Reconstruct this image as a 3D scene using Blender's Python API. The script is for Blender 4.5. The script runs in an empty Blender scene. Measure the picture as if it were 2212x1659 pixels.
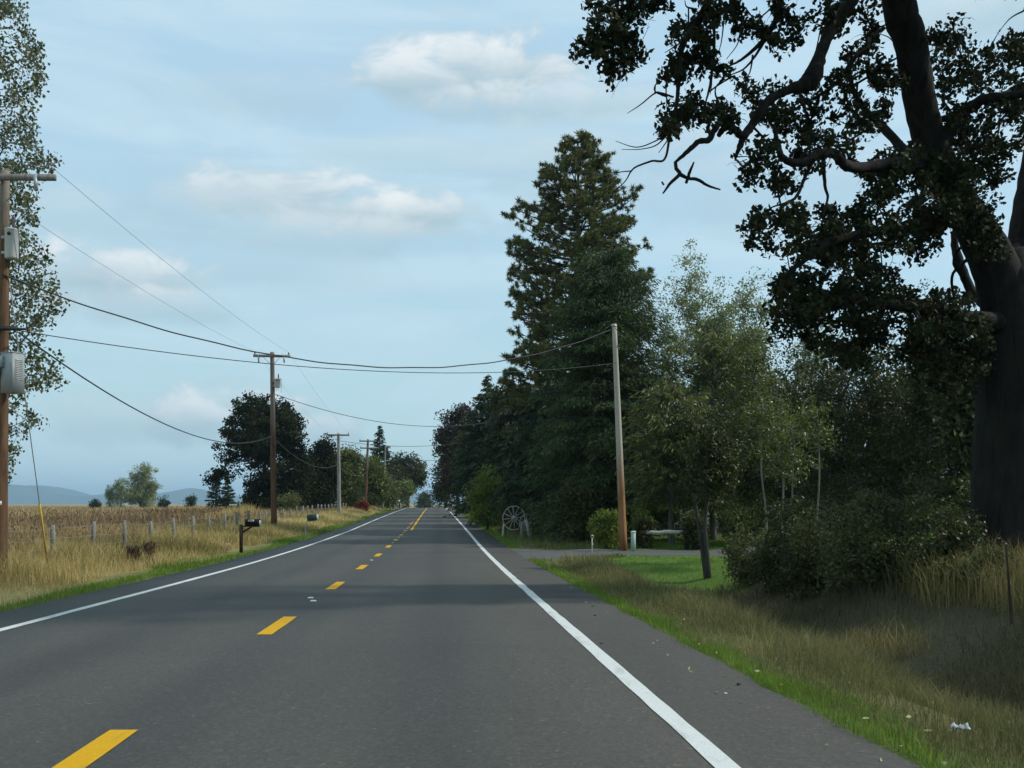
import bpy, math, random
import numpy as np
from mathutils import Vector

# ------------------------------------------------------------------ camera, sky, sun, exposure
sc = bpy.context.scene
COL = sc.collection
EYE = 1.45                      # eye height in the car
F = 1000.0                      # focal length in pixels of a 1024 px wide frame
HOR = 504.0                     # horizon row
cam_d = bpy.data.cameras.new('camera')
cam_d.sensor_width = 36.0
cam_d.lens = 36.0 * F / 1024.0
cam_d.shift_y = (HOR - 384.0) / 1024.0
cam_d.clip_start = 0.1
cam_d.clip_end = 60000.0
cam = bpy.data.objects.new('camera', cam_d)
COL.objects.link(cam)
cam.location = (0, 0, EYE)
cam.rotation_euler = (math.radians(90), 0, 0)
sc.camera = cam

SUN_EL = math.radians(41)
SUN_AZ = math.radians(84)       # clockwise from +Y (straight ahead) towards +X (right)
sun_dir = Vector((math.sin(SUN_AZ) * math.cos(SUN_EL), math.cos(SUN_AZ) * math.cos(SUN_EL), math.sin(SUN_EL)))
sl = bpy.data.lights.new('sun', 'SUN')
sl.energy = 2.05
sl.angle = math.radians(4.0)
sl.color = (1.0, 0.95, 0.86)
sun = bpy.data.objects.new('sun', sl)
COL.objects.link(sun)
sun.rotation_euler = sun_dir.to_track_quat('Z', 'Y').to_euler()

sc.view_settings.view_transform = 'Standard'
sc.view_settings.look = 'None'
sc.view_settings.gamma = 1.0
sc.view_settings.exposure = 0.75
sc.view_settings.use_curve_mapping = False
sc.cycles.use_denoising = True
sc.cycles.max_bounces = 6
sc.cycles.diffuse_bounces = 3
sc.cycles.glossy_bounces = 2
sc.cycles.transmission_bounces = 3
sc.cycles.transparent_max_bounces = 6
sc.cycles.volume_bounces = 0
sc.cycles.use_adaptive_sampling = True
sc.cycles.adaptive_threshold = 0.015
sc.cycles.sample_clamp_indirect = 6.0

DSC = 1024.0 / 2212.0           # measurements were read off a 2212 px wide view


def build_world():
    w = bpy.data.worlds.new('World')
    sc.world = w
    w.use_nodes = True
    nt = w.node_tree
    nt.nodes.clear()
    N, L = nt.nodes, nt.links

    def mth(op, a, b=None, c=None, clamp=False):
        n = N.new('ShaderNodeMath'); n.operation = op; n.use_clamp = clamp
        for i, v in enumerate((a, b, c)):
            if v is None:
                continue
            if isinstance(v, (int, float)):
                n.inputs[i].default_value = v
            else:
                L.new(v, n.inputs[i])
        return n.outputs[0]

    def sstep(v, a, b):
        n = N.new('ShaderNodeMapRange'); n.interpolation_type = 'SMOOTHSTEP'
        L.new(v, n.inputs[0])
        n.inputs[1].default_value = a; n.inputs[2].default_value = b
        return n.outputs[0]

    def noise(vec, scale, det, rough=0.55, dist=0.0):
        n = N.new('ShaderNodeTexNoise')
        L.new(vec, n.inputs['Vector'])
        n.inputs['Scale'].default_value = scale
        n.inputs['Detail'].default_value = det
        n.inputs['Roughness'].default_value = rough
        n.inputs['Distortion'].default_value = dist
        return n.outputs['Fac']

    def mix(f, a, b):
        n = N.new('ShaderNodeMix'); n.data_type = 'RGBA'
        if isinstance(f, float): n.inputs[0].default_value = f
        else: L.new(f, n.inputs[0])
        for k, v in ((6, a), (7, b)):
            if isinstance(v, tuple): n.inputs[k].default_value = (*v, 1)
            else: L.new(v, n.inputs[k])
        return n.outputs[2]

    sky = N.new('ShaderNodeTexSky')
    sky.sky_type = 'NISHITA'
    sky.sun_disc = False
    sky.sun_elevation = SUN_EL
    sky.sun_rotation = SUN_AZ
    sky.altitude = 50
    sky.air_density = 1.0
    sky.dust_density = 0.6
    sky.ozone_density = 1.6
    tc = N.new('ShaderNodeTexCoord')
    sep = N.new('ShaderNodeSeparateXYZ'); L.new(tc.outputs['Generated'], sep.inputs[0])
    az = mth('ARCTAN2', sep.outputs[0], sep.outputs[1])
    el = mth('ARCSINE', sep.outputs[2])
    comb = N.new('ShaderNodeCombineXYZ')
    L.new(az, comb.inputs[0]); L.new(mth('MULTIPLY', el, 1.9), comb.inputs[1])
    wv = comb.outputs[0]
    n_big = noise(wv, 5.0, 5.0, 0.6, 0.3)
    n_mid = noise(wv, 15.0, 8.0, 0.62, 0.6)
    # thin veil of high cloud all over the sky
    mp = N.new('ShaderNodeMapping'); mp.inputs['Scale'].default_value = (1.0, 3.2, 1.0)
    mp.inputs['Rotation'].default_value = (0, 0, 0.12)
    L.new(wv, mp.inputs['Vector'])
    n_veil = noise(mp.outputs[0], 3.0, 5.0, 0.55, 0.6)
    veil = mth('MULTIPLY', sstep(n_veil, 0.38, 0.66), 0.80)
    # cumulus: the ones in view by their bearing and height, others anywhere
    warp = mth('ADD', mth('MULTIPLY', mth('SUBTRACT', n_mid, 0.5), 1.9), mth('MULTIPLY', mth('SUBTRACT', n_big, 0.5), 1.5))
    clouds = [  # bearing/height centre in view units, half width, half height, strength
        (1050, 165, 185, 92, .95), (900, 180, 120, 68, .9), (1180, 235, 300, 52, .62), (620, 430, 220, 78, .85),
        (850, 468, 220, 62, .95), (720, 520, 280, 62, .5), (440, 465, 260, 80, .38), (250, 610, 190, 76, .9), (340, 665, 190, 48, .55), (150, 480, 210, 70, .35),
        (400, 910, 105, 58, .85), (240, 915, 160, 55, .5), (565, 895, 110, 60, .8), (715, 935, 75, 45, .65),
        (580, 215, 190, 52, .34), (1330, 360, 360, 100, .4), (950, 345, 290, 50, .32), (2150, 30, 200, 75, .55), (1650, 420, 300, 100, .35), (620, 600, 240, 50, .25),
    ]
    cov = None; shade = None
    for (cx, cy, rx, ry, st) in clouds:
        u = (cx * DSC - 512) / F; v = (HOR - cy * DSC) / F
        a0 = math.atan(u); e0 = math.atan(v / math.sqrt(1 + u * u))
        ra = 1.12 * rx * DSC / F; re = 1.15 * ry * DSC / F
        dx = mth('DIVIDE', mth('SUBTRACT', az, a0), ra)
        dy = mth('DIVIDE', mth('SUBTRACT', el, e0), re)
        # flatter base: below the centre distances count more
        dy2 = mth('MULTIPLY', mth('MINIMUM', dy, 0.0), 0.35)
        dyy = mth('ADD', dy, dy2)
        q = mth('SQRT', mth('ADD', mth('MULTIPLY', dx, dx), mth('MULTIPLY', dyy, dyy)))
        q = mth('SUBTRACT', q, warp)
        m = mth('MULTIPLY', mth('SUBTRACT', 1.0, sstep(q, 0.42, 1.2)), st)
        sh = mth('MULTIPLY', m, sstep(mth('ADD', dy, mth('MULTIPLY', warp, 0.55)), -0.3, 0.85))
        cov = m if cov is None else mth('MAXIMUM', cov, m)
        shade = sh if shade is None else mth('MAXIMUM', shade, sh)
    gen = mth('MULTIPLY', sstep(n_big, 0.60, 0.74), 0.45)
    gsh = mth('MULTIPLY', gen, 0.6)
    cov = mth('MAXIMUM', cov, gen)
    shade = mth('MAXIMUM', shade, gsh)
    # thin high haze over the clear sky, greyer towards the horizon
    hz_ = sstep(el, 0.0, 0.42)
    pale = mix(hz_, (2.95, 4.35, 4.6), (3.05, 4.45, 5.35))
    base = mix(0.8, sky.outputs[0], pale)
    c1 = mix(veil, base, (3.45, 4.6, 5.25))
    ccol = mix(shade, (2.5, 3.4, 3.85), (5.5, 5.7, 5.75))
    c2 = mix(mth('MULTIPLY', cov, 0.96), c1, ccol)
    bg = N.new('ShaderNodeBackground')
    L.new(c2, bg.inputs[0])
    bg.inputs[1].default_value = 0.10
    out = N.new('ShaderNodeOutputWorld')
    L.new(bg.outputs[0], out.inputs[0])


build_world()

# ------------------------------------------------------------------ helpers
rng = np.random.default_rng(11)
random.seed(5)


def D(x, y, Y):
    """world point at depth Y that a 2212-wide reading (x, y) belongs to"""
    return np.array([(x * DSC - 512) * Y / F, Y, EYE - (y * DSC - HOR) * Y / F])


def mesh_np(name, V, quads=None, tris=None, var=None, smooth=False):
    me = bpy.data.meshes.new(name)
    V = np.ascontiguousarray(np.asarray(V, dtype=np.float32).reshape(-1, 3))
    q = np.zeros((0, 4), np.int32) if quads is None or len(quads) == 0 else np.asarray(quads, np.int32).reshape(-1, 4)
    t = np.zeros((0, 3), np.int32) if tris is None or len(tris) == 0 else np.asarray(tris, np.int32).reshape(-1, 3)
    me.vertices.add(len(V)); me.vertices.foreach_set('co', V.ravel())
    me.loops.add(q.size + t.size)
    me.loops.foreach_set('vertex_index', np.concatenate([q.ravel(), t.ravel()]))
    me.polygons.add(len(q) + len(t))
    st = np.concatenate([np.arange(len(q)) * 4, q.size + np.arange(len(t)) * 3]).astype(np.int32)
    me.polygons.foreach_set('loop_start', st)
    if smooth:
        me.polygons.foreach_set('use_smooth', np.ones(len(st), dtype=bool))
    if var is not None:
        a = me.attributes.new('var', 'FLOAT', 'POINT')
        a.data.foreach_set('value', np.ascontiguousarray(var, dtype=np.float32))
    me.update(calc_edges=True)
    return me


class MB:
    """collects geometry of ONE part"""
    def __init__(self):
        self.V = []; self.Q = []; self.T = []; self.A = []; self.n = 0

    def add(self, V, Q=None, T=None, var=None):
        V = np.asarray(V, float).reshape(-1, 3)
        if Q is not None and len(Q): self.Q.append(np.asarray(Q, int).reshape(-1, 4) + self.n)
        if T is not None and len(T): self.T.append(np.asarray(T, int).reshape(-1, 3) + self.n)
        self.V.append(V)
        self.A.append(np.full(len(V), 0.5) if var is None else np.broadcast_to(var, (len(V),)))
        self.n += len(V)
        return self

    def mesh(self, name, off=(0, 0, 0), smooth=False):
        V = np.concatenate(self.V) - np.asarray(off, float)
        Q = np.concatenate(self.Q) if self.Q else None
        T = np.concatenate(self.T) if self.T else None
        return mesh_np(name, V, Q, T, np.concatenate(self.A), smooth)


def tube(path, rad, n=8, cap=True):
    P = np.asarray(path, float); k = len(P)
    R = np.broadcast_to(np.asarray(rad, float), (k,))
    T = np.gradient(P, axis=0); T /= np.linalg.norm(T, axis=1, keepdims=True) + 1e-12
    ref = np.array([0, 0, 1.0]) if abs(T[0][2]) < 0.9 else np.array([0, 1.0, 0])
    u = np.cross(T[0], ref); u /= np.linalg.norm(u)
    V = []
    a = np.arange(n) * 2 * math.pi / n
    for i in range(k):
        u = u - T[i] * np.dot(u, T[i]); u /= np.linalg.norm(u) + 1e-12
        w = np.cross(T[i], u)
        V.append(P[i] + R[i] * (np.cos(a)[:, None] * u + np.sin(a)[:, None] * w))
    V = np.concatenate(V)
    i = np.arange(k - 1)[:, None] * n; j = np.arange(n)[None, :]; j2 = (j + 1) % n
    Q = np.stack([i + j, i + j2, i + n + j2, i + n + j], -1).reshape(-1, 4)
    Tn = []
    if cap:
        V = np.concatenate([V, P[:1], P[-1:]])
        c0, c1 = k * n, k * n + 1
        jj = np.arange(n); jn = (jj + 1) % n
        Tn = np.concatenate([np.stack([np.full(n, c0), jn, jj], 1), np.stack([np.full(n, c1), (k - 1) * n + jj, (k - 1) * n + jn], 1)])
    return V, Q, Tn


def frusta(P0, P1, R0, R1, n=5):
    m = len(P0)
    T = P1 - P0; T = T / (np.linalg.norm(T, axis=1, keepdims=True) + 1e-9)
    ref = np.where(np.abs(T[:, 2:3]) < 0.9, np.array([[0, 0, 1.0]]), np.array([[0, 1.0, 0]]))
    u = np.cross(T, ref); u /= np.linalg.norm(u, axis=1, keepdims=True) + 1e-9
    w = np.cross(T, u)
    a = np.arange(n) * 2 * math.pi / n
    ring = np.cos(a)[None, :, None] * u[:, None] + np.sin(a)[None, :, None] * w[:, None]
    V = np.concatenate([P0[:, None] + ring * R0[:, None, None], P1[:, None] + ring * R1[:, None, None]], 1).reshape(-1, 3)
    b = np.arange(m)[:, None] * 2 * n; j = np.arange(n)[None]; j2 = (j + 1) % n
    Q = np.stack([b + j, b + j2, b + n + j2, b + n + j], -1).reshape(-1, 4)
    return V, Q


def box(c, s, rot=None, bev=0.0):
    """box with small chamfers on its vertical edges; c centre, s full size"""
    hx, hy, hz = s[0] / 2, s[1] / 2, s[2] / 2
    b = min(bev, hx * .45, hy * .45)
    if b > 0:
        o = [(-hx + b, -hy), (hx - b, -hy), (hx, -hy + b), (hx, hy - b), (hx - b, hy), (-hx + b, hy), (-hx, hy - b), (-hx, -hy + b)]
    else:
        o = [(-hx, -hy), (hx, -hy), (hx, hy), (-hx, hy)]
    n = len(o)
    V = np.array([(x, y, -hz) for x, y in o] + [(x, y, hz) for x, y in o] + [(0, 0, -hz), (0, 0, hz)])
    Q = [(i, (i + 1) % n, n + (i + 1) % n, n + i) for i in range(n)]
    T = [(2 * n, (i + 1) % n, i) for i in range(n)] + [(2 * n + 1, n + i, n + (i + 1) % n) for i in range(n)]
    if rot is not None:
        V = V @ np.asarray(rot, float).T
    return V + np.asarray(c, float), Q, T


def rotz(a):
    c, s = math.cos(a), math.sin(a)
    return np.array([[c, -s, 0], [s, c, 0], [0, 0, 1.0]])


def rotx(a):
    c, s = math.cos(a), math.sin(a)
    return np.array([[1.0, 0, 0], [0, c, -s], [0, s, c]])


def roty(a):
    c, s = math.cos(a), math.sin(a)
    return np.array([[c, 0, s], [0, 1.0, 0], [-s, 0, c]])


def crom(pts, per=6):
    """Catmull-Rom through rows of any width"""
    P = np.asarray(pts, float)
    if len(P) < 3:
        t = np.linspace(0, 1, per + 1)[:, None]
        return P[0] * (1 - t) + P[1] * t
    E = np.vstack([2 * P[0] - P[1], P, 2 * P[-1] - P[-2]])
    out = []
    for i in range(1, len(E) - 2):
        for t in np.arange(per) / per:
            out.append(0.5 * (2 * E[i] + (E[i + 1] - E[i - 1]) * t + (2 * E[i - 1] - 5 * E[i] + 4 * E[i + 1] - E[i + 2]) * t * t + (3 * E[i] - E[i - 1] - 3 * E[i + 1] + E[i + 2]) * t ** 3))
    out.append(P[-1])
    return np.array(out)


def unit(a):
    return a / (np.linalg.norm(a, axis=-1, keepdims=True) + 1e-9)


def rvec(n, g=None):
    return unit((g or rng).normal(size=(n, 3)))


def cards(C, Ln, W, Dv=None, droop=0.0, fold=0.12, g=None):
    """leaf-shaped folded quads"""
    n = len(C); g = g or rng
    d = rvec(n, g) if Dv is None else unit(Dv)
    nr = unit(np.cross(d, rvec(n, g)))
    s = np.cross(d, nr)
    Ln = np.broadcast_to(Ln, (n,))[:, None]; W = np.broadcast_to(W, (n,))[:, None]
    V = np.stack([C - d * Ln * .5, C + s * W * .5 + nr * W * fold + d * Ln * .06, C + d * Ln * .5 - np.array([0, 0, 1.0]) * droop * Ln, C - s * W * .5 + nr * W * fold + d * Ln * .06], 1).reshape(-1, 3)
    Q = np.arange(n * 4).reshape(-1, 4)
    return V, Q


def blades(P, H, W, lean=0.35, g=None, dirv=None):
    g = g or rng
    n = len(P)
    a = g.uniform(0, 2 * math.pi, n)
    s = np.stack([np.cos(a), np.sin(a), np.zeros(n)], 1)
    b = g.uniform(0, 2 * math.pi, n)
    l = np.stack([np.cos(b), np.sin(b), np.zeros(n)], 1) * (np.abs(g.normal(size=n)) * lean)[:, None]
    if dirv is not None: l = l + dirv
    H = np.broadcast_to(H, (n,))[:, None]; W = np.broadcast_to(W, (n,))[:, None]
    up = np.array([[0, 0, 1.0]])
    M = P + (up * .58 + l * .32) * H
    Tp = P + (up * .97 + l) * H
    V = np.stack([P - s * W * .5, P + s * W * .5, M - s * W * .36, M + s * W * .36, Tp], 1).reshape(-1, 3)
    b5 = np.arange(n)[:, None] * 5
    T = np.concatenate([b5 + np.array([[0, 1, 3]]), b5 + np.array([[0, 3, 2]]), b5 + np.array([[2, 3, 4]])])
    return V, T


def obj(name, me, mat, parent=None):
    o = bpy.data.objects.new(name, me)
    COL.objects.link(o)
    if mat is not None:
        me.materials.append(mat)
    if parent is not None:
        o.parent = parent
    return o


def tag(o, label=None, cat=None, group=None, kind=None):
    if label: o['label'] = label
    if cat: o['category'] = cat
    if group: o['group'] = group
    if kind: o['kind'] = kind
    return o


def thing(name, label, cat, loc, group=None):
    o = bpy.data.objects.new(name, None)
    o.empty_display_size = 0.3
    COL.objects.link(o)
    o.location = tuple(float(v) for v in loc)
    return tag(o, label, cat, group)


def part(name, mb, mat, root, parent=None, smooth=False):
    """mesh in world coordinates hung under root (or under one of root's parts)"""
    return obj(name, mb.mesh(name, tuple(root.location), smooth), mat, parent or root)


# ------------------------------------------------------------------ materials
class NT:
    def __init__(self, name):
        self.m = bpy.data.materials.new(name)
        self.m.use_nodes = True
        self.t = self.m.node_tree
        self.t.nodes.clear()
        self.N, self.L = self.t.nodes, self.t.links
        self.out = self.N.new('ShaderNodeOutputMaterial')

    def new(self, k, **kw):
        n = self.N.new('ShaderNode' + k)
        for a, b in kw.items():
            setattr(n, a, b)
        return n

    def set(self, sock, v):
        if isinstance(v, (int, float)): sock.default_value = v
        elif isinstance(v, tuple): sock.default_value = (*v, 1) if len(v) == 3 and sock.type == 'RGBA' else v
        else: self.L.new(v, sock)

    def coord(self, kind='Object', scale=(1, 1, 1)):
        tc = self.new('TexCoord'); mp = self.new('Mapping')
        mp.inputs['Scale'].default_value = scale
        self.L.new(tc.outputs[kind], mp.inputs['Vector'])
        return mp.outputs[0]

    def pos(self, scale=(1, 1, 1)):
        g = self.new('NewGeometry'); mp = self.new('Mapping')
        mp.inputs['Scale'].default_value = scale
        self.L.new(g.outputs['Position'], mp.inputs['Vector'])
        return mp.outputs[0]

    def noise(self, vec, scale=5.0, det=4.0, rough=0.55, dist=0.0):
        n = self.new('TexNoise')
        self.L.new(vec, n.inputs['Vector'])
        for k, v in (('Scale', scale), ('Detail', det), ('Roughness', rough), ('Distortion', dist)):
            n.inputs[k].default_value = v
        return n.outputs['Fac']

    def ramp(self, fac, stops, interp='LINEAR'):
        r = self.new('ValToRGB'); self.L.new(fac, r.inputs[0])
        r.color_ramp.interpolation = interp
        e = r.color_ramp.elements
        while len(e) < len(stops): e.new(0.5)
        for i, (p, c) in enumerate(stops):
            e[i].position = p
            e[i].color = (*c, 1) if isinstance(c, tuple) else (c, c, c, 1)
        return r.outputs[0]

    def mth(self, op, a, b=None, clamp=False):
        n = self.new('Math', operation=op, use_clamp=clamp)
        self.set(n.inputs[0], a)
        if b is not None: self.set(n.inputs[1], b)
        return n.outputs[0]

    def sstep(self, v, a, b):
        n = self.new('MapRange', interpolation_type='SMOOTHSTEP')
        self.L.new(v, n.inputs[0]); n.inputs[1].default_value = a; n.inputs[2].default_value = b
        return n.outputs[0]

    def mix(self, f, a, b, blend='MIX'):
        n = self.new('Mix', data_type='RGBA', blend_type=blend)
        self.set(n.inputs[0], f); self.set(n.inputs[6], a); self.set(n.inputs[7], b)
        return n.outputs[2]

    def bump(self, h, strength=0.4, dist=0.02):
        b = self.new('Bump'); b.inputs['Strength'].default_value = strength; b.inputs['Distance'].default_value = dist
        self.L.new(h, b.inputs['Height'])
        return b.outputs[0]

    def pbr(self, col, rough=0.7, metal=0.0, normal=None, spec=0.3):
        p = self.new('BsdfPrincipled')
        self.set(p.inputs['Base Color'], col); self.set(p.inputs['Roughness'], rough)
        p.inputs['Metallic'].default_value = metal
        p.inputs['Specular IOR Level'].default_value = spec
        if normal is not None: self.L.new(normal, p.inputs['Normal'])
        return p.outputs[0]

    def done(self, sh):
        self.L.new(sh, self.out.inputs['Surface'])
        return self.m


def leaf_mat(name, c0, c1, c2, trans=0.3, rough=0.6, spec=0.16):
    t = NT(name)
    a = t.new('Attribute', attribute_name='var')
    col = t.ramp(a.outputs['Fac'], [(0.0, c0), (0.55, c1), (1.0, c2)])
    p = t.pbr(col, rough, spec=spec)
    tr = t.new('BsdfTranslucent')
    t.L.new(t.mix(0.5, col, t.mix(1.0, col, (1.0, 1.0, 0.55), 'MULTIPLY')), tr.inputs[0])
    m = t.new('MixShader'); m.inputs[0].default_value = trans
    t.L.new(p, m.inputs[1]); t.L.new(tr.outputs[0], m.inputs[2])
    return t.done(m.outputs[0])


def bark_mat(name, c0, c1, scale=6.0, strength=0.6, moss=(0.075, 0.085, 0.06)):
    t = NT(name)
    v = t.pos((1, 1, 0.16))
    n1 = t.noise(v, scale, 7, 0.68, 0.9)
    n2 = t.noise(t.pos(), 1.3, 3)
    col = t.ramp(n1, [(0.3, c0), (0.72, c1)])
    col = t.mix(t.mth('MULTIPLY', t.sstep(n2, 0.5, 0.72), 0.5), col, moss)
    return t.done(t.pbr(col, 0.9, normal=t.bump(n1, strength, 0.06), spec=0.15))


def wood_mat(name, c0, c1, grey=None, gz=(4.0, 7.0), streak=9.0):
    t = NT(name)
    v = t.coord('Object', (1, 1, 0.06))
    n1 = t.noise(v, streak, 6, 0.65, 0.4)
    n2 = t.noise(t.coord('Object', (1, 1, .35)), 3.0, 4)
    col = t.ramp(n1, [(0.28, c0), (0.7, c1)])
    col = t.mix(t.mth('MULTIPLY', t.sstep(n2, 0.5, 0.7), 0.5), col, tuple(x * .45 for x in c0))
    if grey is not None:
        tc = t.new('TexCoord'); s = t.new('SeparateXYZ'); t.L.new(tc.outputs['Object'], s.inputs[0])
        z = t.mth('ADD', s.outputs[2], t.mth('MULTIPLY', t.mth('SUBTRACT', n1, 0.5), 2.5))
        col = t.mix(t.mth('MULTIPLY', t.sstep(z, *gz), 0.85), col, grey)
    return t.done(t.pbr(col, 0.85, normal=t.bump(n1, 0.35, 0.01), spec=0.2))


def plain_mat(name, col, rough=0.5, metal=0.0, var=0.12, scale=14.0, spec=0.3):
    t = NT(name)
    n = t.noise(t.coord('Object'), scale, 4, 0.6)
    n2 = t.noise(t.coord('Object', (1, 1, .3)), scale * .4, 3, 0.6)
    c = t.ramp(n, [(0.25, tuple(x * (1 - var) for x in col)), (0.75, tuple(min(1, x * (1 + var)) for x in col))])
    c = t.mix(t.mth('MULTIPLY', t.sstep(n2, .55, .75), .35), c, tuple(x * .55 for x in col))
    return t.done(t.pbr(c, rough, metal, spec=spec))


M = {}
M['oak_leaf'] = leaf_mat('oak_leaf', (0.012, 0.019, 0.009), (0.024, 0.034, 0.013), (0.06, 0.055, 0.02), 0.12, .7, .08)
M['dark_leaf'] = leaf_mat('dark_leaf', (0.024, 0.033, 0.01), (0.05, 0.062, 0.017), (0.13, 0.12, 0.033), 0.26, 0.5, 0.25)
M['mid_leaf'] = leaf_mat('mid_leaf', (0.055, 0.078, 0.018), (0.108, 0.135, 0.03), (0.24, 0.235, 0.06), 0.32, 0.45, 0.35)
M['pale_leaf'] = leaf_mat('pale_leaf', (0.13, 0.165, 0.07), (0.235, 0.265, 0.12), (0.4, 0.42, 0.25), 0.36)
M['poplar_leaf'] = leaf_mat('poplar_leaf', (0.045, 0.06, 0.025), (0.09, 0.11, 0.045), (0.23, 0.22, 0.12), 0.22, 0.5, 0.3)
M['lime_leaf'] = leaf_mat('lime_leaf', (0.08, 0.12, 0.025), (0.15, 0.20, 0.035), (0.30, 0.31, 0.08), 0.35)
M['olive_leaf'] = leaf_mat('olive_leaf', (0.062, 0.072, 0.027), (0.11, 0.12, 0.044), (0.22, 0.21, 0.09), 0.28, 0.6, 0.15)
M['red_leaf'] = leaf_mat('red_leaf', (0.10, 0.02, 0.012), (0.17, 0.035, 0.02), (0.24, 0.07, 0.03), 0.25)
M['maroon_leaf'] = leaf_mat('maroon_leaf', (0.03, 0.022, 0.015), (0.05, 0.045, 0.02), (0.085, 0.045, 0.03), 0.2)
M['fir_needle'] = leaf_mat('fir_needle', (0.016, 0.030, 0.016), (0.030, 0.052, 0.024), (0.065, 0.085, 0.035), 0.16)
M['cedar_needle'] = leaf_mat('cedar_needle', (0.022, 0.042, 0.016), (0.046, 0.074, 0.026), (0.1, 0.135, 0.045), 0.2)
M['pine_needle'] = leaf_mat('pine_needle', (0.065, 0.078, 0.03), (0.135, 0.148, 0.05), (0.24, 0.21, 0.075), 0.2)
M['bark'] = bark_mat('bark', (0.022, 0.02, 0.017), (0.085, 0.078, 0.066))
M['oak_bark'] = bark_mat('oak_bark', (0.007, 0.006, 0.0055), (0.034, 0.03, 0.026), 5.0, 1.0, (0.022, 0.024, 0.015))
M['pale_bark'] = bark_mat('pale_bark', (0.12, 0.115, 0.10), (0.30, 0.29, 0.26), 5.0, 0.3)
M['grey_bark'] = bark_mat('grey_bark', (0.07, 0.066, 0.058), (0.2, 0.19, 0.17), 5.0, 0.4)
M['grass_green'] = leaf_mat('grass_green', (0.11, 0.155, 0.03), (0.145, 0.24, 0.03), (0.32, 0.34, 0.11), 0.35)
M['grass_olive'] = leaf_mat('grass_olive', (0.07, 0.085, 0.03), (0.17, 0.165, 0.065), (0.33, 0.28, 0.13), 0.3)
M['grass_dry'] = leaf_mat('grass_dry', (0.19, 0.165, 0.065), (0.455, 0.345, 0.145), (0.6, 0.49, 0.25), 0.3)
M['ditch_grass'] = leaf_mat('ditch_grass', (0.078, 0.072, 0.036), (0.165, 0.143, 0.07), (0.33, 0.27, 0.135), 0.25)
M['weed'] = leaf_mat('weed', (0.15, 0.095, 0.062), (0.31, 0.215, 0.12), (0.47, 0.36, 0.18), 0.25)
M['weed_head'] = leaf_mat('weed_head', (0.045, 0.028, 0.02), (0.085, 0.055, 0.04), (0.16, 0.11, 0.07), 0.1)
M['pole_brown'] = wood_mat('pole_brown', (0.05, 0.03, 0.018), (0.19, 0.105, 0.056), (0.21, 0.185, 0.15), (6.8, 8.8), 18.0)
M['pole_red'] = wood_mat('pole_red', (0.075, 0.04, 0.024), (0.165, 0.085, 0.05), (0.17, 0.145, 0.12), (5.2, 7.5))
M['pole_two_tone'] = wood_mat('pole_two_tone', (0.2, 0.085, 0.028), (0.36, 0.19, 0.085), (0.44, 0.41, 0.35), (1.8, 4.6))
M['pole_grey'] = wood_mat('pole_grey', (0.16, 0.15, 0.135), (0.33, 0.31, 0.28))
M['old_wood'] = wood_mat('old_wood', (0.13, 0.12, 0.105), (0.30, 0.285, 0.25), streak=16)
M['post_wood'] = wood_mat('post_wood', (0.11, 0.105, 0.088), (0.27, 0.26, 0.22), streak=18)
M['pale_wood'] = wood_mat('pale_wood', (0.30, 0.285, 0.24), (0.52, 0.50, 0.43), streak=20)
M['dark_wood'] = wood_mat('dark_wood', (0.028, 0.018, 0.014), (0.06, 0.038, 0.028), streak=18)
M['galv'] = plain_mat('galvanised', (0.36, 0.38, 0.385), 0.45, 0.3)
M['cabinet'] = plain_mat('cabinet_grey', (0.27, 0.295, 0.30), 0.5, 0.0, 0.06)
M['tank'] = plain_mat('transformer_paint', (0.52, 0.54, 0.53), 0.4, 0.0, 0.05)
M['ceramic'] = plain_mat('ceramic', (0.10, 0.075, 0.07), 0.2, 0.0, 0.1, 14, 0.5)
M['wire'] = plain_mat('wire', (0.03, 0.033, 0.035), 0.6, 0.0, 0.1)
M['wire_light'] = plain_mat('wire_light', (0.22, 0.23, 0.235), 0.5, 0.2, 0.1)
M['black_tin'] = plain_mat('black_tin', (0.014, 0.015, 0.014), 0.75, 0.0, 0.2, 14, 0.15)
M['green_tin'] = plain_mat('green_tin', (0.025, 0.06, 0.048), 0.6, 0.0, 0.15, 14, 0.3)
M['white_paint'] = plain_mat('white_paint', (0.68, 0.68, 0.65), 0.6, 0.0, 0.06)
M['yellow_plastic'] = plain_mat('yellow_plastic', (0.55, 0.36, 0.03), 0.5, 0.0, 0.08)
M['pedestal'] = plain_mat('pedestal_green', (0.30, 0.38, 0.33), 0.55, 0.0, 0.08)
M['black_print'] = plain_mat('black_print', (0.015, 0.015, 0.015), 0.6)
M['red_plastic'] = plain_mat('red_plastic', (0.4, 0.03, 0.02), 0.5)
M['paper'] = plain_mat('paper', (0.42, 0.44, 0.46), 0.8)
M['roof_metal'] = plain_mat('roof_metal', (0.55, 0.56, 0.57), 0.4, 0.1)
M['siding'] = plain_mat('siding', (0.09, 0.075, 0.06), 0.8)
M['dark_glass'] = plain_mat('dark_glass', (0.02, 0.025, 0.03), 0.08, 0.0, 0.1, 3, 0.6)
M['fallen'] = leaf_mat('fallen_leaf', (0.22, 0.15, 0.05), (0.42, 0.36, 0.15), (0.55, 0.52, 0.30), 0.1)

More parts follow.
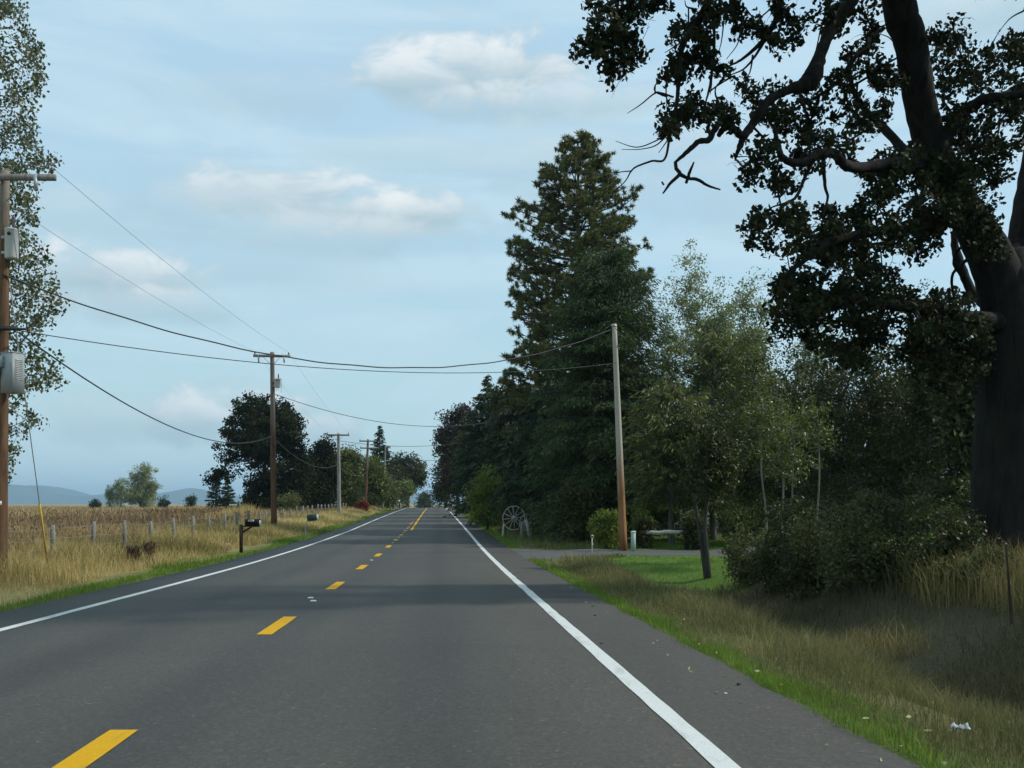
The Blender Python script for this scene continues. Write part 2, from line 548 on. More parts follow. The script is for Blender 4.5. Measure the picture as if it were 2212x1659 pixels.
# ------------------------------------------------------------------ lie of the land
_Y = np.arange(-400.0, 1500.0, 1.0)
_rz = np.interp(_Y, [-400, -60, 0, 5.7, 12.45, 23.4, 32, 44, 60.8, 86.7, 130, 178, 205, 240, 300, 420, 600, 1500],
                [3.0, .58, 0, -.055, -.124, -.235, -.30, -.285, -.19, .07, .42, .70, .70, .45, -.6, -2.2, -2.6, -2.6])
_k = np.exp(-0.5 * (np.arange(-14, 15) / 5.0) ** 2); _k /= _k.sum()
_rz = np.convolve(np.pad(_rz, 14, mode='edge'), _k, 'valid')
_rx = np.interp(_Y, [-400, 0, 60.8, 86.7, 178, 300, 1500], [-1.94 + .0672 * 400, -1.94, -6.30, -8.30, -15.3, -25.5, -126])
_rx = np.convolve(np.pad(_rx, 14, mode='reflect', reflect_type='odd'), _k, 'valid')


def rz(Y): return np.interp(Y, _Y, _rz)
def rx(Y): return np.interp(Y, _Y, _rx)


def sm(x, a, b):
    t = np.clip((np.asarray(x, float) - a) / (b - a), 0, 1)
    return t * t * (3 - 2 * t)


def ground_z(X, Y):
    X = np.asarray(X, float); Y = np.asarray(Y, float)
    s = X - rx(Y)
    r = rz(Y)
    ditch = np.interp(s, [4.5, 4.75, 5.9, 6.6, 7.3, 8.5, 9.4, 10.4, 12, 16, 22, 40], [-.12, -.035, -.13, -.42, -.80, -.86, -.55, -.05, .24, .36, .45, .5])
    flat = np.interp(s, [4.5, 4.75, 6.5, 9, 13, 20, 40], [-.12, -.035, -.07, -.05, .02, .2, .4])
    f = 1 - sm(Y, 23.5, 30)
    right = ditch * f + flat * (1 - f)
    left = np.interp(-s, [4.5, 4.75, 6, 8, 10, 16, 40], [-.12, -.035, -.02, .05, .05, .0, .0])
    loc = np.where(s > 0, right, left)
    far = sm(np.abs(s), 14, 60)
    level = np.where(s > 0, .35, -.12)
    wav = .05 * np.sin(X * .9 + 1.3 * np.sin(Y * .45)) * np.sin(Y * .7 + .5) + .03 * np.sin(X * 2.1 + Y * 1.7)
    wav = wav * sm(np.abs(s), 5.2, 7)
    return (r + loc) * (1 - far) + level * far + wav * (1 - sm(Y, 60, 160))


def ground_pt(X, Y): return np.array([X, Y, float(ground_z(X, Y))])


ys = np.unique(np.concatenate([np.linspace(-400, -20, 20), np.arange(-20, 0, 1.0), np.arange(0, 46, .35), np.arange(46, 130, 1.2), np.arange(130, 330, 4), np.geomspace(330, 14000, 40)]))
so = np.concatenate([[0, 2.5, 4.5], np.arange(4.75, 13, .25), np.arange(13, 30, .8), np.geomspace(30, 14000, 36)])
so = np.concatenate([-so[::-1][:-1], so])
YY, SS = np.meshgrid(ys, so, indexing='ij')
XX = rx(YY) + SS
ZZ = ground_z(XX, YY)
ny, nx = YY.shape
i = np.arange(ny - 1)[:, None] * nx; j = np.arange(nx - 1)[None]
Q = np.stack([i + j, i + j + 1, i + nx + j + 1, i + nx + j], -1).reshape(-1, 4)
gm = mesh_np('ground', np.stack([XX, YY, ZZ], -1), Q, None, SS.ravel(), True)

t = NT('ground_soil')
at = t.new('Attribute', attribute_name='var')
nz = t.noise(t.pos(), 1.1, 5, .6)
nf = t.noise(t.pos(), 14.0, 5, .65)
nL = t.noise(t.pos((1, .35, 1)), .06, 4, .55)
s_ = t.mth('ADD', at.outputs['Fac'], t.mth('MULTIPLY', t.mth('SUBTRACT', nz, .5), 1.8))
u_ = t.mth('DIVIDE', t.mth('ADD', s_, 30.0), 60.0, True)
def sp(s): return (s + 30.0) / 60.0
gc = t.ramp(u_, [(sp(-29), (.26, .185, .085)), (sp(-11), (.25, .18, .085)), (sp(-8), (.30, .23, .09)), (sp(-6.0), (.24, .195, .075)), (sp(-5.2), (.085, .11, .03)),
                 (sp(5.2), (.085, .115, .03)), (sp(5.7), (.145, .125, .06)), (sp(6.6), (.11, .10, .05)), (sp(7.6), (.085, .074, .045)), (sp(10), (.09, .08, .046)), (sp(14), (.07, .075, .03)), (sp(29), (.06, .07, .03))])
geo = t.new('NewGeometry'); sx = t.new('SeparateXYZ'); t.L.new(geo.outputs['Position'], sx.inputs[0])
law = t.mth('MULTIPLY', t.sstep(s_, 6.2, 7.4), t.mth('MULTIPLY', t.sstep(sx.outputs[1], 23.5, 26), t.mth('SUBTRACT', 1.0, t.sstep(sx.outputs[1], 48, 52))))
gc = t.mix(law, gc, (.085, .145, .025))
gc = t.mix(t.mth('MULTIPLY', t.sstep(nL, .4, .65), t.mth('MULTIPLY', t.sstep(t.mth('MULTIPLY', s_, -1.0), 10, 14), .7)), gc, (.26, .21, .10))
gc = t.mix(.55, gc, t.mix(1.0, gc, t.ramp(nf, [(.3, .45), (.7, 1.5)]), 'MULTIPLY'))
tag(obj('ground', gm, t.done(t.pbr(gc, .95, normal=t.bump(nf, .8, .05), spec=.1))), kind='structure')

# ------------------------------------------------------------------ road
ry = np.unique(np.concatenate([np.arange(-60, 60, .5), np.arange(60, 300, 2.0)]))


def strip(s0, s1, y0, y1, dz, ragged=0.0, g=None, thick=0.0):
    yy = ry[(ry > y0) & (ry < y1)]
    yy = np.concatenate([[y0], yy, [y1]])
    n = len(yy)
    a = np.full(n, s0); b = np.full(n, s1)
    if ragged:
        a = a + g.normal(0, ragged, n); b = b + g.normal(0, ragged, n)
    m = 5 if (s1 - s0) > 2 else 2
    f = np.linspace(0, 1, m)
    S = a[:, None] * (1 - f) + b[:, None] * f
    X = rx(yy)[:, None] + S
    Z = rz(yy)[:, None] + dz - .012 * (np.abs(S) / 1.0) * .35 + np.zeros_like(S)
    V = np.stack([X, np.repeat(yy[:, None], m, 1), Z], -1)
    if thick:
        lo = V[:, [0, -1]].copy(); lo[..., 2] -= thick
        V = np.concatenate([lo[:, :1], V, lo[:, 1:]], 1); m += 2
        S = np.concatenate([S[:, :1], S, S[:, -1:]], 1)
    i = np.arange(n - 1)[:, None] * m; j = np.arange(m - 1)[None]
    Q = np.stack([i + j, i + j + 1, i + m + j + 1, i + m + j], -1).reshape(-1, 4)
    return V.reshape(-1, 3), Q, S.ravel()


t = NT('asphalt')
at = t.new('Attribute', attribute_name='var')
fine = t.noise(t.pos(), 95.0, 3, .7)
vor = t.new('TexVoronoi'); t.L.new(t.pos(), vor.inputs['Vector']); vor.inputs['Scale'].default_value = 42.0
grit = t.ramp(vor.outputs['Color'], [(.0, .6), (.7, 1.0), (.92, 1.4), (1.0, 3.0)])
blot = t.noise(t.pos((1, .16, 1)), .9, 4, .55)
bands = t.noise(t.pos((.12, 1, 1)), .35, 3, .5)
col = t.ramp(blot, [(.25, (.051, .048, .041)), (.75, (.073, .068, .058))])
sabs = t.mth('ABSOLUTE', at.outputs['Fac'])
# wheel paths are polished a little lighter, the lane middles carry oil drips
wheel = t.mth('ABSOLUTE', t.mth('SUBTRACT', sabs, 1.85))
oil = t.mth('SUBTRACT', 1.0, t.sstep(wheel, .05, .55))
col = t.mix(t.mth('MULTIPLY', oil, .42), col, (.034, .034, .033))
cen = t.mth('SUBTRACT', 1.0, t.sstep(sabs, .15, .6))
col = t.mix(t.mth('MULTIPLY', cen, .3), col, (.034, .034, .033))
col = t.mix(t.mth('MULTIPLY', t.sstep(bands, .5, .7), .22), col, (.036, .036, .035))
shl = t.sstep(sabs, 3.6, 3.75)
col = t.mix(t.mth('MULTIPLY', shl, .4), col, (.038, .039, .038))
col = t.mix(.8, col, t.mix(1.0, col, grit, 'MULTIPLY'))
col = t.mix(.4, col, t.mix(1.0, col, t.ramp(fine, [(.3, .6), (.7, 1.4)]), 'MULTIPLY'))
M['asphalt'] = t.done(t.pbr(col, .78, normal=t.bump(fine, .5, .01), spec=.35))


def paint_mat(name, c):
    t = NT(name)
    n = t.noise(t.pos(), 60, 4, .7)
    n2 = t.noise(t.pos((1, .3, 1)), 6, 4, .6)
    col = t.ramp(n, [(.3, tuple(x * .78 for x in c)), (.6, c)])
    wear = t.mth('MULTIPLY', t.sstep(n2, .52, .7), t.sstep(n, .45, .58))
    col = t.mix(t.mth('MULTIPLY', wear, .6), col, (.10, .10, .095))
    return t.done(t.pbr(col, .75, spec=.12))


M['line_white'] = paint_mat('line_white', (.60, .61, .58))
M['line_yellow'] = paint_mat('line_yellow', (.60, .325, .006))
gr = np.random.default_rng(3)
V, Q, S = strip(-4.62, 4.70, -60, 300, 0.0, .02, gr, .14)
road = obj('road', mesh_np('road', V, Q, None, S, False), M['asphalt'])
tag(road, kind='structure')
for nm, s, a, b in (('edge_line', -3.6, -60, 300), ('edge_line', 3.6, -60, 300)):
    V, Q, S = strip(s - .075, s + .075, a, b, .005, .004, gr)
    obj(nm, mesh_np(nm, V, Q, None, S), M['line_white'], road)
for a, b in ((-2.4, -.3), (4.6, 6.7), (12.0, 14.1), (19.2, 21.3), (26.0, 28.1), (33.0, 35.1), (39.8, 41.9), (46.6, 48.6), (53.2, 55.2), (60, 62), (67, 69), (74, 76), (81, 83)):
    V, Q, S = strip(-.27, -.08, a, b, .005, .003, gr)
    obj('centre_dash', mesh_np('centre_dash', V, Q, None, S), M['line_yellow'], road)
V, Q, S = strip(.08, .24, 61.5, 300, .005, .004, gr)
obj('solid_centre_line', mesh_np('solid_centre_line', V, Q, None, S), M['line_yellow'], road)
for y in (16.6, 17.2, 30.6, 44.2, 50.8, 57.6, 64.5, 71.5, 78.5):
    mb = MB()
    x = float(rx(y)) - .17 - (.12 if y == 17.2 else 0)
    V, Q_, T_ = box((0, 0, 0), (.11, .10, .018), None, .02)
    V[8:16, 0] *= .7; V[8:16, 1] *= .6
    mb.add(V + np.array([x, y, float(rz(y)) + .011]), Q_, T_)
    obj('raised_marker', mb.mesh('raised_marker'), M['white_paint'], road)

# gravel driveway on the right
dx = np.concatenate([np.linspace(0, 1, 14) ** 1.3 * 6, np.linspace(6.6, 34, 34)])
rows = np.linspace(0, 1, 10)
P = []
for u in dx:
    flare = 2.6 * math.exp(-u / 1.4)
    y0, y1 = 33.8 - flare, 38.3 + flare * .7
    yy = y0 + (y1 - y0) * rows + .12 * math.sin(u * 1.7)
    xx = rx(yy) + 4.66 + u
    P.append(np.stack([xx, yy, ground_z(xx, yy) + .035 - .03 * (np.abs(rows - .5) * 2) ** 6 + (.0 if u else .0)], -1))
P = np.array(P)
P[0, :, 2] = rz(P[0, :, 1]) - .025
nu, nv = P.shape[:2]
i = np.arange(nu - 1)[:, None] * nv; j = np.arange(nv - 1)[None]
Q = np.stack([i + j, i + nv + j, i + nv + j + 1, i + j + 1], -1).reshape(-1, 4)
t = NT('gravel')
n1 = t.noise(t.pos(), 22, 5, .7); n2 = t.noise(t.pos(), .8, 4)
vor = t.new('TexVoronoi'); t.L.new(t.pos(), vor.inputs['Vector']); vor.inputs['Scale'].default_value = 24.0
col = t.mix(.6, t.ramp(n2, [(.3, (.06, .06, .056)), (.7, (.10, .098, .092))]), t.ramp(vor.outputs['Color'], [(0, (.05, .05, .047)), (1, (.15, .15, .145))]))
tag(obj('driveway', mesh_np('driveway', P, Q, None, None, True), t.done(t.pbr(col, .9, normal=t.bump(n1, .6, .03), spec=.2))), kind='structure')

# ------------------------------------------------------------------ distant hills
hx = np.linspace(-9000, 9000, 420)
prof_x = np.array([-2500, -300, -100, 0, 40, 62, 80, 95, 112, 150, 200, 240, 290, 330, 380, 410, 440, 480, 560, 700, 900, 1200, 1600, 2200, 4000])
prof_y = np.array([1060, 1056, 1048, 1045, 1044, 1046, 1054, 1062, 1068, 1072, 1071, 1067, 1066, 1064, 1061, 1058, 1061, 1068, 1073, 1070, 1066, 1070, 1064, 1068, 1066])
YH = 9000.0
dd = (hx / YH * F + 512) / DSC
hh = np.interp(dd, prof_x, (HOR - prof_y * DSC)) * YH / F
hh += 5 * np.sin(hx * .006) + 4 * np.sin(hx * .019 + 1) + 3 * np.sin(hx * .043)
rowsY = np.linspace(-1500, 2500, 14)
Vh = []
for q, yo in enumerate(rowsY):
    f = math.exp(-(yo / 900.0) ** 2) if yo < 0 else math.exp(-(yo / 1800.0) ** 2)
    zz = np.maximum(hh * f + 8 * np.sin(hx * .01 + q) * f, -8) - 6 * (1 - f)
    Vh.append(np.stack([hx, np.full_like(hx, YH + yo), zz + EYE], -1))
Vh = np.array(Vh); a_, b_ = Vh.shape[:2]
i = np.arange(a_ - 1)[:, None] * b_; j = np.arange(b_ - 1)[None]
Q = np.stack([i + j, i + j + 1, i + b_ + j + 1, i + b_ + j], -1).reshape(-1, 4)
t = NT('wooded_hill')
n1 = t.noise(t.pos(), .004, 6, .6)
hm = t.done(t.pbr(t.ramp(n1, [(.3, (.03, .05, .03)), (.7, (.09, .10, .06))]), .95, spec=.1))
tag(obj('hills', mesh_np('hills', Vh, Q, None, None, True), hm), kind='structure')

# ------------------------------------------------------------------ trees
def grow(seedP, seedR, targets, g, seg=0.5, wob=0.12, tip=0.012, power=0.46, rmax=None, lift=0.0, stem_pen=0.0):
    """join every target to the nearest branch; returns edges with radii. Seeds are limb points with their own radii."""
    P = [np.asarray(seedP, float)]
    nodes = list(np.asarray(seedP, float)); par = [-1] * len(nodes)
    ns = len(nodes)
    tg = np.asarray(targets, float)
    d0 = np.min(np.linalg.norm(tg[:, None] - np.asarray(seedP)[None], axis=2), axis=1)
    buf = np.zeros((ns + len(tg) * 8, 3)); buf[:ns] = seedP; cnt = ns
    ends = []
    for ti in np.argsort(d0):
        tp = tg[ti]
        dv = np.linalg.norm(buf[:cnt] - tp, axis=1)
        if stem_pen: dv = dv + stem_pen * np.maximum(0, buf[:cnt, 2] - tp[2])
        k = int(np.argmin(dv)); a = buf[k].copy(); L = np.linalg.norm(tp - a)
        m = int(np.clip(math.ceil(L / seg), 1, 6))
        prev = k
        side = g.normal(size=3); side[2] = abs(side[2]) * .5
        for q in range(1, m + 1):
            u = q / m
            p = a + (tp - a) * u + side * wob * L * math.sin(math.pi * u) + np.array([0, 0, lift * L * math.sin(math.pi * u)])
            if q < m: p = p + g.normal(size=3) * wob * .25 * L / m
            if cnt >= len(buf): break
            buf[cnt] = p; par.append(prev); prev = cnt; cnt += 1
        ends.append(prev)
    par = np.array(par); w = np.zeros(cnt); w[ends] += 1
    for q in range(cnt - 1, ns - 1, -1):
        w[par[q]] += w[q]
    R = tip * np.maximum(w, 1) ** power
    R[:ns] = np.asarray(seedR)
    idx = np.arange(ns, cnt)
    p0 = par[idx]
    r1 = R[idx]; r0 = np.minimum(R[p0], r1 * 1.7)
    return buf[p0], buf[idx], r0, r1


def poly_sample(poly, n, g):
    poly = np.asarray(poly, float); lo, hi = poly.min(0), poly.max(0)
    out = []
    x1, y1 = poly[:, 0], poly[:, 1]; x2, y2 = np.roll(x1, -1), np.roll(y1, -1)
    while len(out) < n:
        p = lo + (hi - lo) * g.random((n * 2, 2))
        c = ((y1[None] > p[:, 1:]) != (y2[None] > p[:, 1:])) & (p[:, :1] < (x2 - x1)[None] * (p[:, 1:] - y1[None]) / ((y2 - y1)[None] + 1e-9) + x1[None])
        out.extend(p[c.sum(1) % 2 == 1])
    return np.array(out[:n])


def leaf_cloud(mb, C, r, per, L, g, flat=.75, aspect=.55, base_var=None, down=0.25):
    C = np.asarray(C, float); n = len(C)
    r = np.broadcast_to(r, (n,))
    cv = g.random(n) if base_var is None else base_var
    idx = np.repeat(np.arange(n), per)
    o = g.normal(size=(len(idx), 3)) * .5
    ln = np.linalg.norm(o, axis=1, keepdims=True); o = o / np.maximum(1, ln / 1.05)
    o[:, 2] *= flat
    P = C[idx] + o * r[idx][:, None]
    dv = rvec(len(idx), g); dv[:, 2] -= down
    Ls = L * g.uniform(.65, 1.25, len(idx))
    V, Q = cards(P, Ls, Ls * aspect, dv, g=g)
    var = np.clip(cv[idx] * .55 + g.normal(.2, .16, len(idx)), 0, 1)
    mb.add(V, Q, None, np.repeat(var, 4))


def broadleaf(name, label, base, H, blobs, leaf, bark, nclump, per, L, cr, trunk_r, cat='tree', seed=0, trunk_top=.55, lean=(0, 0), group=None, forks=1, tipr=.012, crown='crown', red=0.0, shell=.45, sink=.3):
    """base world point; blobs = crown lobes (dx, dy, z, rx, ry, rz) from the base"""
    g = np.random.default_rng(100 + seed)
    base = np.asarray(base, float)
    root = thing(name, label, cat, base, group)
    B = np.asarray(blobs, float)
    wt = B[:, 3] * B[:, 4] * B[:, 5]; wt = wt / wt.sum()
    k = g.choice(len(B), nclump, p=wt)
    d = rvec(nclump, g); rad = g.random(nclump) ** shell
    C = base + B[k, :3] + d * rad[:, None] * B[k, 3:] * g.uniform(.82, 1.1, (nclump, 1))
    C[:, 2] = np.maximum(C[:, 2], base[2] + .12)
    mbt = MB()
    sp_, sr_ = [], []
    for f in range(forks):
        aa = g.uniform(0, 6.28)
        sp0 = np.array([math.cos(aa), math.sin(aa), 0]) * (.0 if forks == 1 else trunk_r * 1.6)
        top = base + np.array([lean[0] * H, lean[1] * H, H * trunk_top]) + sp0 * (0 if forks == 1 else g.uniform(1, 3.5))
        pth = crom([base - np.array([0, 0, sink]) + sp0 * .4, base + sp0 * .7 + np.array([0, 0, .25 * H * trunk_top]) + g.normal(size=3) * np.array([1, 1, 0]) * .02 * H * .6, base * .4 + top * .6 + g.normal(size=3) * np.array([1, 1, 0]) * .025 * H * .6, top], 6)
        rr = trunk_r * (1 - .62 * np.linspace(0, 1, len(pth))) * (1 if forks == 1 else .7)
        rr[0] *= 1.35; rr[1] *= 1.15
        mbt.add(*tube(pth, rr, 9))
        sp_.append(pth[3:]); sr_.append(rr[3:])
    e = grow(np.concatenate(sp_), np.concatenate(sr_), C, g, seg=max(.35, H * .07), tip=tipr, lift=.05, stem_pen=.35)
    mbt.add(*frusta(*e, 5))
    part('trunk', mbt, bark, root)
    mbc = MB()
    leaf_cloud(mbc, C, cr * g.uniform(.7, 1.3, nclump), per, L, g)
    part(crown, mbc, leaf, root)
    return root


def fir(name, label, base, H, Rf, z0, needle, bark, whorls, per, droop, cl, cw, cards_per_m, trunk_r, seed=0, cat='tree', up=.15, group=None, hang=.15, lean=(0, 0)):
    g = np.random.default_rng(500 + seed)
    base = np.asarray(base, float); root = thing(name, label, cat, base, group)
    mbt = MB()
    lz = np.array([lean[0], lean[1], 0])
    pth = np.array([base + np.array([0, 0, z]) + lz * max(z, 0) for z in (-.3, 0.0, .4, H * .3, H * .6, H * .85, H * .99)])
    mbt.add(*tube(pth, trunk_r * np.array([1.4, 1.3, 1.05, .8, .5, .22, .05]), 9))
    Cs, Ds, Vs = [], [], []
    e0, e1, q0, q1 = [], [], [], []
    for z in z0 + (H - z0) * (np.arange(whorls) + g.uniform(0, .6, whorls)) / whorls:
        tt = min(1, (z - z0) / (H - z0)); R = Rf(tt)
        for b in range(per):
            az = g.uniform(0, 6.283); Lb = max(.18, R * g.uniform(.62, 1.12))
            out = np.array([math.cos(az), math.sin(az), 0]); lat = np.array([-out[1], out[0], 0])
            u = np.linspace(0, 1, 6)
            upk = up + .55 * tt
            cur = base + lz * z + np.array([0, 0, z + g.normal(0, .12)]) + out * (u * Lb)[:, None] + np.array([0, 0, 1.0]) * (upk * u * Lb - droop * u * u * Lb)[:, None]
            e0.append(cur[:-1]); e1.append(cur[1:])
            rb = .012 + .011 * Lb
            q0.append(rb * (1 - u[:-1] * .9)); q1.append(rb * (1 - u[1:] * .9))
            n = max(4, int(cards_per_m * Lb))
            uu = g.uniform(.08, 1, n) ** .8
            wl = (.12 + .42 * np.sin(np.pi * np.clip(uu * .9 + .1, 0, 1)) * .55) * Lb
            wl = np.minimum(wl, .9)
            off = g.uniform(-1, 1, n) * wl
            c = np.stack([np.interp(uu, u, cur[:, q]) for q in range(3)], 1) + lat * off[:, None]
            c[:, 2] -= np.abs(off) * .25 + g.random(n) * hang * min(1.0, Lb * .6)
            dv = out * g.uniform(.3, 1, n)[:, None] + lat * (np.sign(off) * g.uniform(.2, .9, n))[:, None] + np.array([0, 0, 1.0]) * g.normal(-.25 * droop - hang, .3, n)[:, None]
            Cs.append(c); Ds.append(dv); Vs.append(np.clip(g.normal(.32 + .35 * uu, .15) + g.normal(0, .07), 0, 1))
    mbt.add(*frusta(np.concatenate(e0), np.concatenate(e1), np.concatenate(q0), np.concatenate(q1), 4))
    part('trunk', mbt, bark, root)
    C = np.concatenate(Cs); mb = MB()
    Ls = cl * g.uniform(.6, 1.3, len(C))
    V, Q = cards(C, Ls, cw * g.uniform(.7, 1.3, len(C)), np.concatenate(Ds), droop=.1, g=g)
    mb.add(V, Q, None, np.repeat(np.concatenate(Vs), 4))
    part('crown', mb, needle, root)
    return root


def pine(name, label, base, H, Rf, z0, needle, bark, whorls, per, tuft_r, trunk_r, seed=0, lean=(0, 0)):
    g = np.random.default_rng(900 + seed)
    base = np.asarray(base, float); root = thing(name, label, 'tree', base)
    mbt = MB()
    lz = np.array([lean[0], lean[1], 0])
    pth = np.array([base + np.array([0, 0, z]) + lz * max(z, 0) for z in (-.3, 0.0, .5, H * .25, H * .5, H * .75, H * .99)])
    mbt.add(*tube(pth, trunk_r * np.array([1.35, 1.25, 1.05, .85, .62, .36, .05]), 10))
    tufts = []; e0, e1, q0, q1 = [], [], [], []
    for z in z0 + (H - .3 - z0) * (np.arange(whorls) + g.uniform(0, .5, whorls)) / whorls:
        tt = (z - z0) / (H - z0); R = Rf(tt)
        for b in range(per):
            az = g.uniform(0, 6.283); Lb = R * g.choice([1.0, 1.0, .85, .65]) * g.uniform(.86, 1.0)
            out = np.array([math.cos(az), math.sin(az), 0]); lat = np.array([-out[1], out[0], 0])
            u = np.linspace(0, 1, 6)
            sl_ = -.14 + .42 * tt + g.normal(0, .08)
            cur = base + lz * z + np.array([0, 0, z]) + out * (u * Lb)[:, None] + np.array([0, 0, 1.0]) * (sl_ * u * Lb + (.28 - .1 * tt) * u ** 2.2 * Lb)[:, None] + lat * (g.normal(0, .12) * u * u * Lb)[:, None]
            e0.append(cur[:-1]); e1.append(cur[1:])
            rb = .02 + .012 * Lb
            q0.append(rb * (1 - u[:-1] * .75)); q1.append(rb * (1 - u[1:] * .75))
            tufts.append(cur[-1])
            for sb in range(int(2 + Lb * 3.2)):
                uu = g.uniform(.38, .97)
                c = np.array([np.interp(uu, u, cur[:, q]) for q in range(3)])
                tip = c + (lat * g.choice([-1, 1]) * g.uniform(.25, .85) + out * g.uniform(.1, .6) + np.array([0, 0, g.uniform(.0, .45)])) * min(.95, .25 + Lb * .2)
                e0.append(c[None]); e1.append(tip[None]); q0.append(np.array([.016])); q1.append(np.array([.01]))
                tufts.append(tip)
    tufts.append(base + lz * H + np.array([0, 0, H])); tufts.append(base + lz * H + np.array([0, 0, H - .5]))
    mbt.add(*frusta(np.concatenate(e0), np.concatenate(e1), np.concatenate(q0), np.concatenate(q1), 4))
    part('trunk', mbt, bark, root)
    C = np.array(tufts); n = len(C); K = 40
    idx = np.repeat(np.arange(n), K)
    dv = rvec(n * K, g); dv[:, 2] += .3; dv = unit(dv)
    Ln = tuft_r * g.uniform(.7, 1.25, n)[idx] * g.uniform(.75, 1.1, n * K)
    mb = MB()
    s = unit(np.cross(dv, rvec(n * K, g))) * .032
    Pc = C[idx] + dv * (Ln * .12)[:, None]
    V = np.stack([Pc - s, Pc + s, C[idx] + dv * Ln[:, None]], 1).reshape(-1, 3)
    T = np.arange(n * K * 3).reshape(-1, 3)
    var = np.clip(g.random(n)[idx] * .5 + g.normal(.25, .12, n * K), 0, 1)
    mb.add(V, None, T, np.repeat(var, 3))
    part('crown', mb, needle, root)
    return root


def gp(dx_, Y, s=None):
    """ground point under a horizontal reading at depth Y"""
    X = (dx_ * DSC - 512) * Y / F
    return ground_pt(X, Y)


def gpy(x, y):
    """ground point whose foot shows at reading (x, y)"""
    Ys = np.arange(5.0, 160.0, .05)
    zz = ground_z((x * DSC - 512) * Ys / F, Ys)
    k = int(np.argmin(np.abs(HOR - (zz - EYE) * F / Ys - y * DSC)))
    return ground_pt((x * DSC - 512) * Ys[k] / F, Ys[k])


def ztop(y, Y): return EYE + (HOR - y * DSC) * Y / F
def wid(px_, Y): return px_ * DSC * Y / F


# ---- the tall pine and its dark neighbours
b = gp(1250, 60); H = ztop(290, 60) - b[2]
pine('ponderosa_pine', 'tallest pointed pine with tufted branches rising above the roadside trees', b, H,
     lambda u: float(np.interp(u, [0, .15, .45, .62, .70, .80, .90, .97, 1.0], [4.6, 4.8, 4.6, 4.3, 3.8, 2.7, 1.6, .7, .25])), 4.5, M['pine_needle'], M['bark'], 44, 8, .30, .36, 1, lean=(-.002, 0))

b = gp(1312, 47); H = ztop(556, 47) - b[2]
fir('drooping_cedar', 'broad dark green cedar with drooping boughs directly behind the leaning pole', b, H,
    lambda u: float(np.interp(u, [0, .2, .5, .75, .9, 1], [3.7, 3.8, 3.3, 2.7, 2.1, 1.0])), .9, M['cedar_needle'], M['bark'], 50, 12, .45, .22, .042, 62, .32, 2, up=.3, hang=.35)
b = gp(1200, 55); H = ztop(800, 55) - b[2]
fir('shade_fir', 'dark fir with bare lower trunk standing left of the cedar', b, H,
    lambda u: float(np.interp(u, [0, .3, .7, 1], [3.6, 3.6, 2.2, .3])), 2.6, M['fir_needle'], M['bark'], 26, 9, .5, .45, .09, 22, .3, 3, up=.12, hang=.3)
b = gp(1268, 51); H = ztop(770, 51) - b[2]
fir('shade_fir', 'dark fir squeezed between the bare trunked fir and the cedar', b, H,
    lambda u: float(np.interp(u, [0, .3, .7, 1], [3.0, 3.0, 2.0, .3])), .6, M['fir_needle'], M['bark'], 30, 9, .5, .42, .09, 22, .28, 4, up=.12, hang=.3)
b = gp(1120, 72); H = ztop(835, 72) - b[2]
fir('shade_fir', 'dark fir just right of the olive roadside shrub, left of the tall pine', b, H,
    lambda u: float(np.interp(u, [0, .3, .7, 1], [3.8, 3.8, 2.6, .3])), .8, M['fir_needle'], M['bark'], 30, 9, .45, .5, .10, 20, .3, 5, up=.14, hang=.25)
b = gp(1054, 96); H = ztop(812, 96) - b[2]
fir('roadside_fir', 'spiky topped fir reaching above the dark trees at the right road edge', b, H,
    lambda u: float(np.interp(u, [0, .3, .7, 1], [4.2, 3.8, 2.0, .15])), .8, M['fir_needle'], M['bark'], 34, 8, .35, .6, .11, 18, .3, 6, up=.2, hang=.2)

def simple_blobs(r, H, lo=.25, n=5, seed=0, ry=None):
    g = np.random.default_rng(seed)
    out = [(0, 0, H * (lo + 1) / 2, r * .8, (ry or r) * .8, H * (1 - lo) / 2)]
    for _ in range(n):
        a = g.uniform(0, 6.28); z = g.uniform(lo + .12, .86); q = r * .55 * (1 - .5 * abs(z - .5))
        out.append((math.cos(a) * q, math.sin(a) * q, H * z, r * g.uniform(.38, .55), r * g.uniform(.38, .55), H * g.uniform(.12, .2)))
    return out

def tree_at(name, label, x, ytop, Y, half, leaf, bark='bark', n=110, per=55, L=.2, cr=.75, tr=.2, seed=0, lo=.2, cat='tree', group=None, forks=1, H=None, lobes=5, trunk_top=.55, crown='crown', shell=.45):
    b = gp(x, Y); HH = H or (ztop(ytop, Y) - b[2]); r = wid(half, Y)
    return broadleaf(name, label, b, HH, simple_blobs(r, HH, lo, lobes, seed), M[leaf], M[bark], n, per, L, cr, tr, cat, seed, trunk_top, group=group, forks=forks, crown=crown, shell=shell)

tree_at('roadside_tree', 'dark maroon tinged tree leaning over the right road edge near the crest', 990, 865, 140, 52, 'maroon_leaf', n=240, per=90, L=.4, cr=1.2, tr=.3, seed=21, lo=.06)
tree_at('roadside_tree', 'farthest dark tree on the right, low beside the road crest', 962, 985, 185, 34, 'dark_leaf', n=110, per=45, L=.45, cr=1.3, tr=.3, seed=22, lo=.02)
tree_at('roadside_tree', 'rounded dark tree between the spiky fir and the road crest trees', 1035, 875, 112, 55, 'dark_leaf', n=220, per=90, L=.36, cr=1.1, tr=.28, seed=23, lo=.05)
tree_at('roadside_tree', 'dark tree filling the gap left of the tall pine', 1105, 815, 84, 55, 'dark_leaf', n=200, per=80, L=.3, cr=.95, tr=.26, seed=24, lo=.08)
tree_at('roadside_shrub', 'olive yellow shrub beside the right verge before the crest', 1052, 1010, 62, 42, 'lime_leaf', n=80, per=70, L=.16, cr=.5, tr=.05, seed=25, lo=.0, cat='shrub', forks=4)
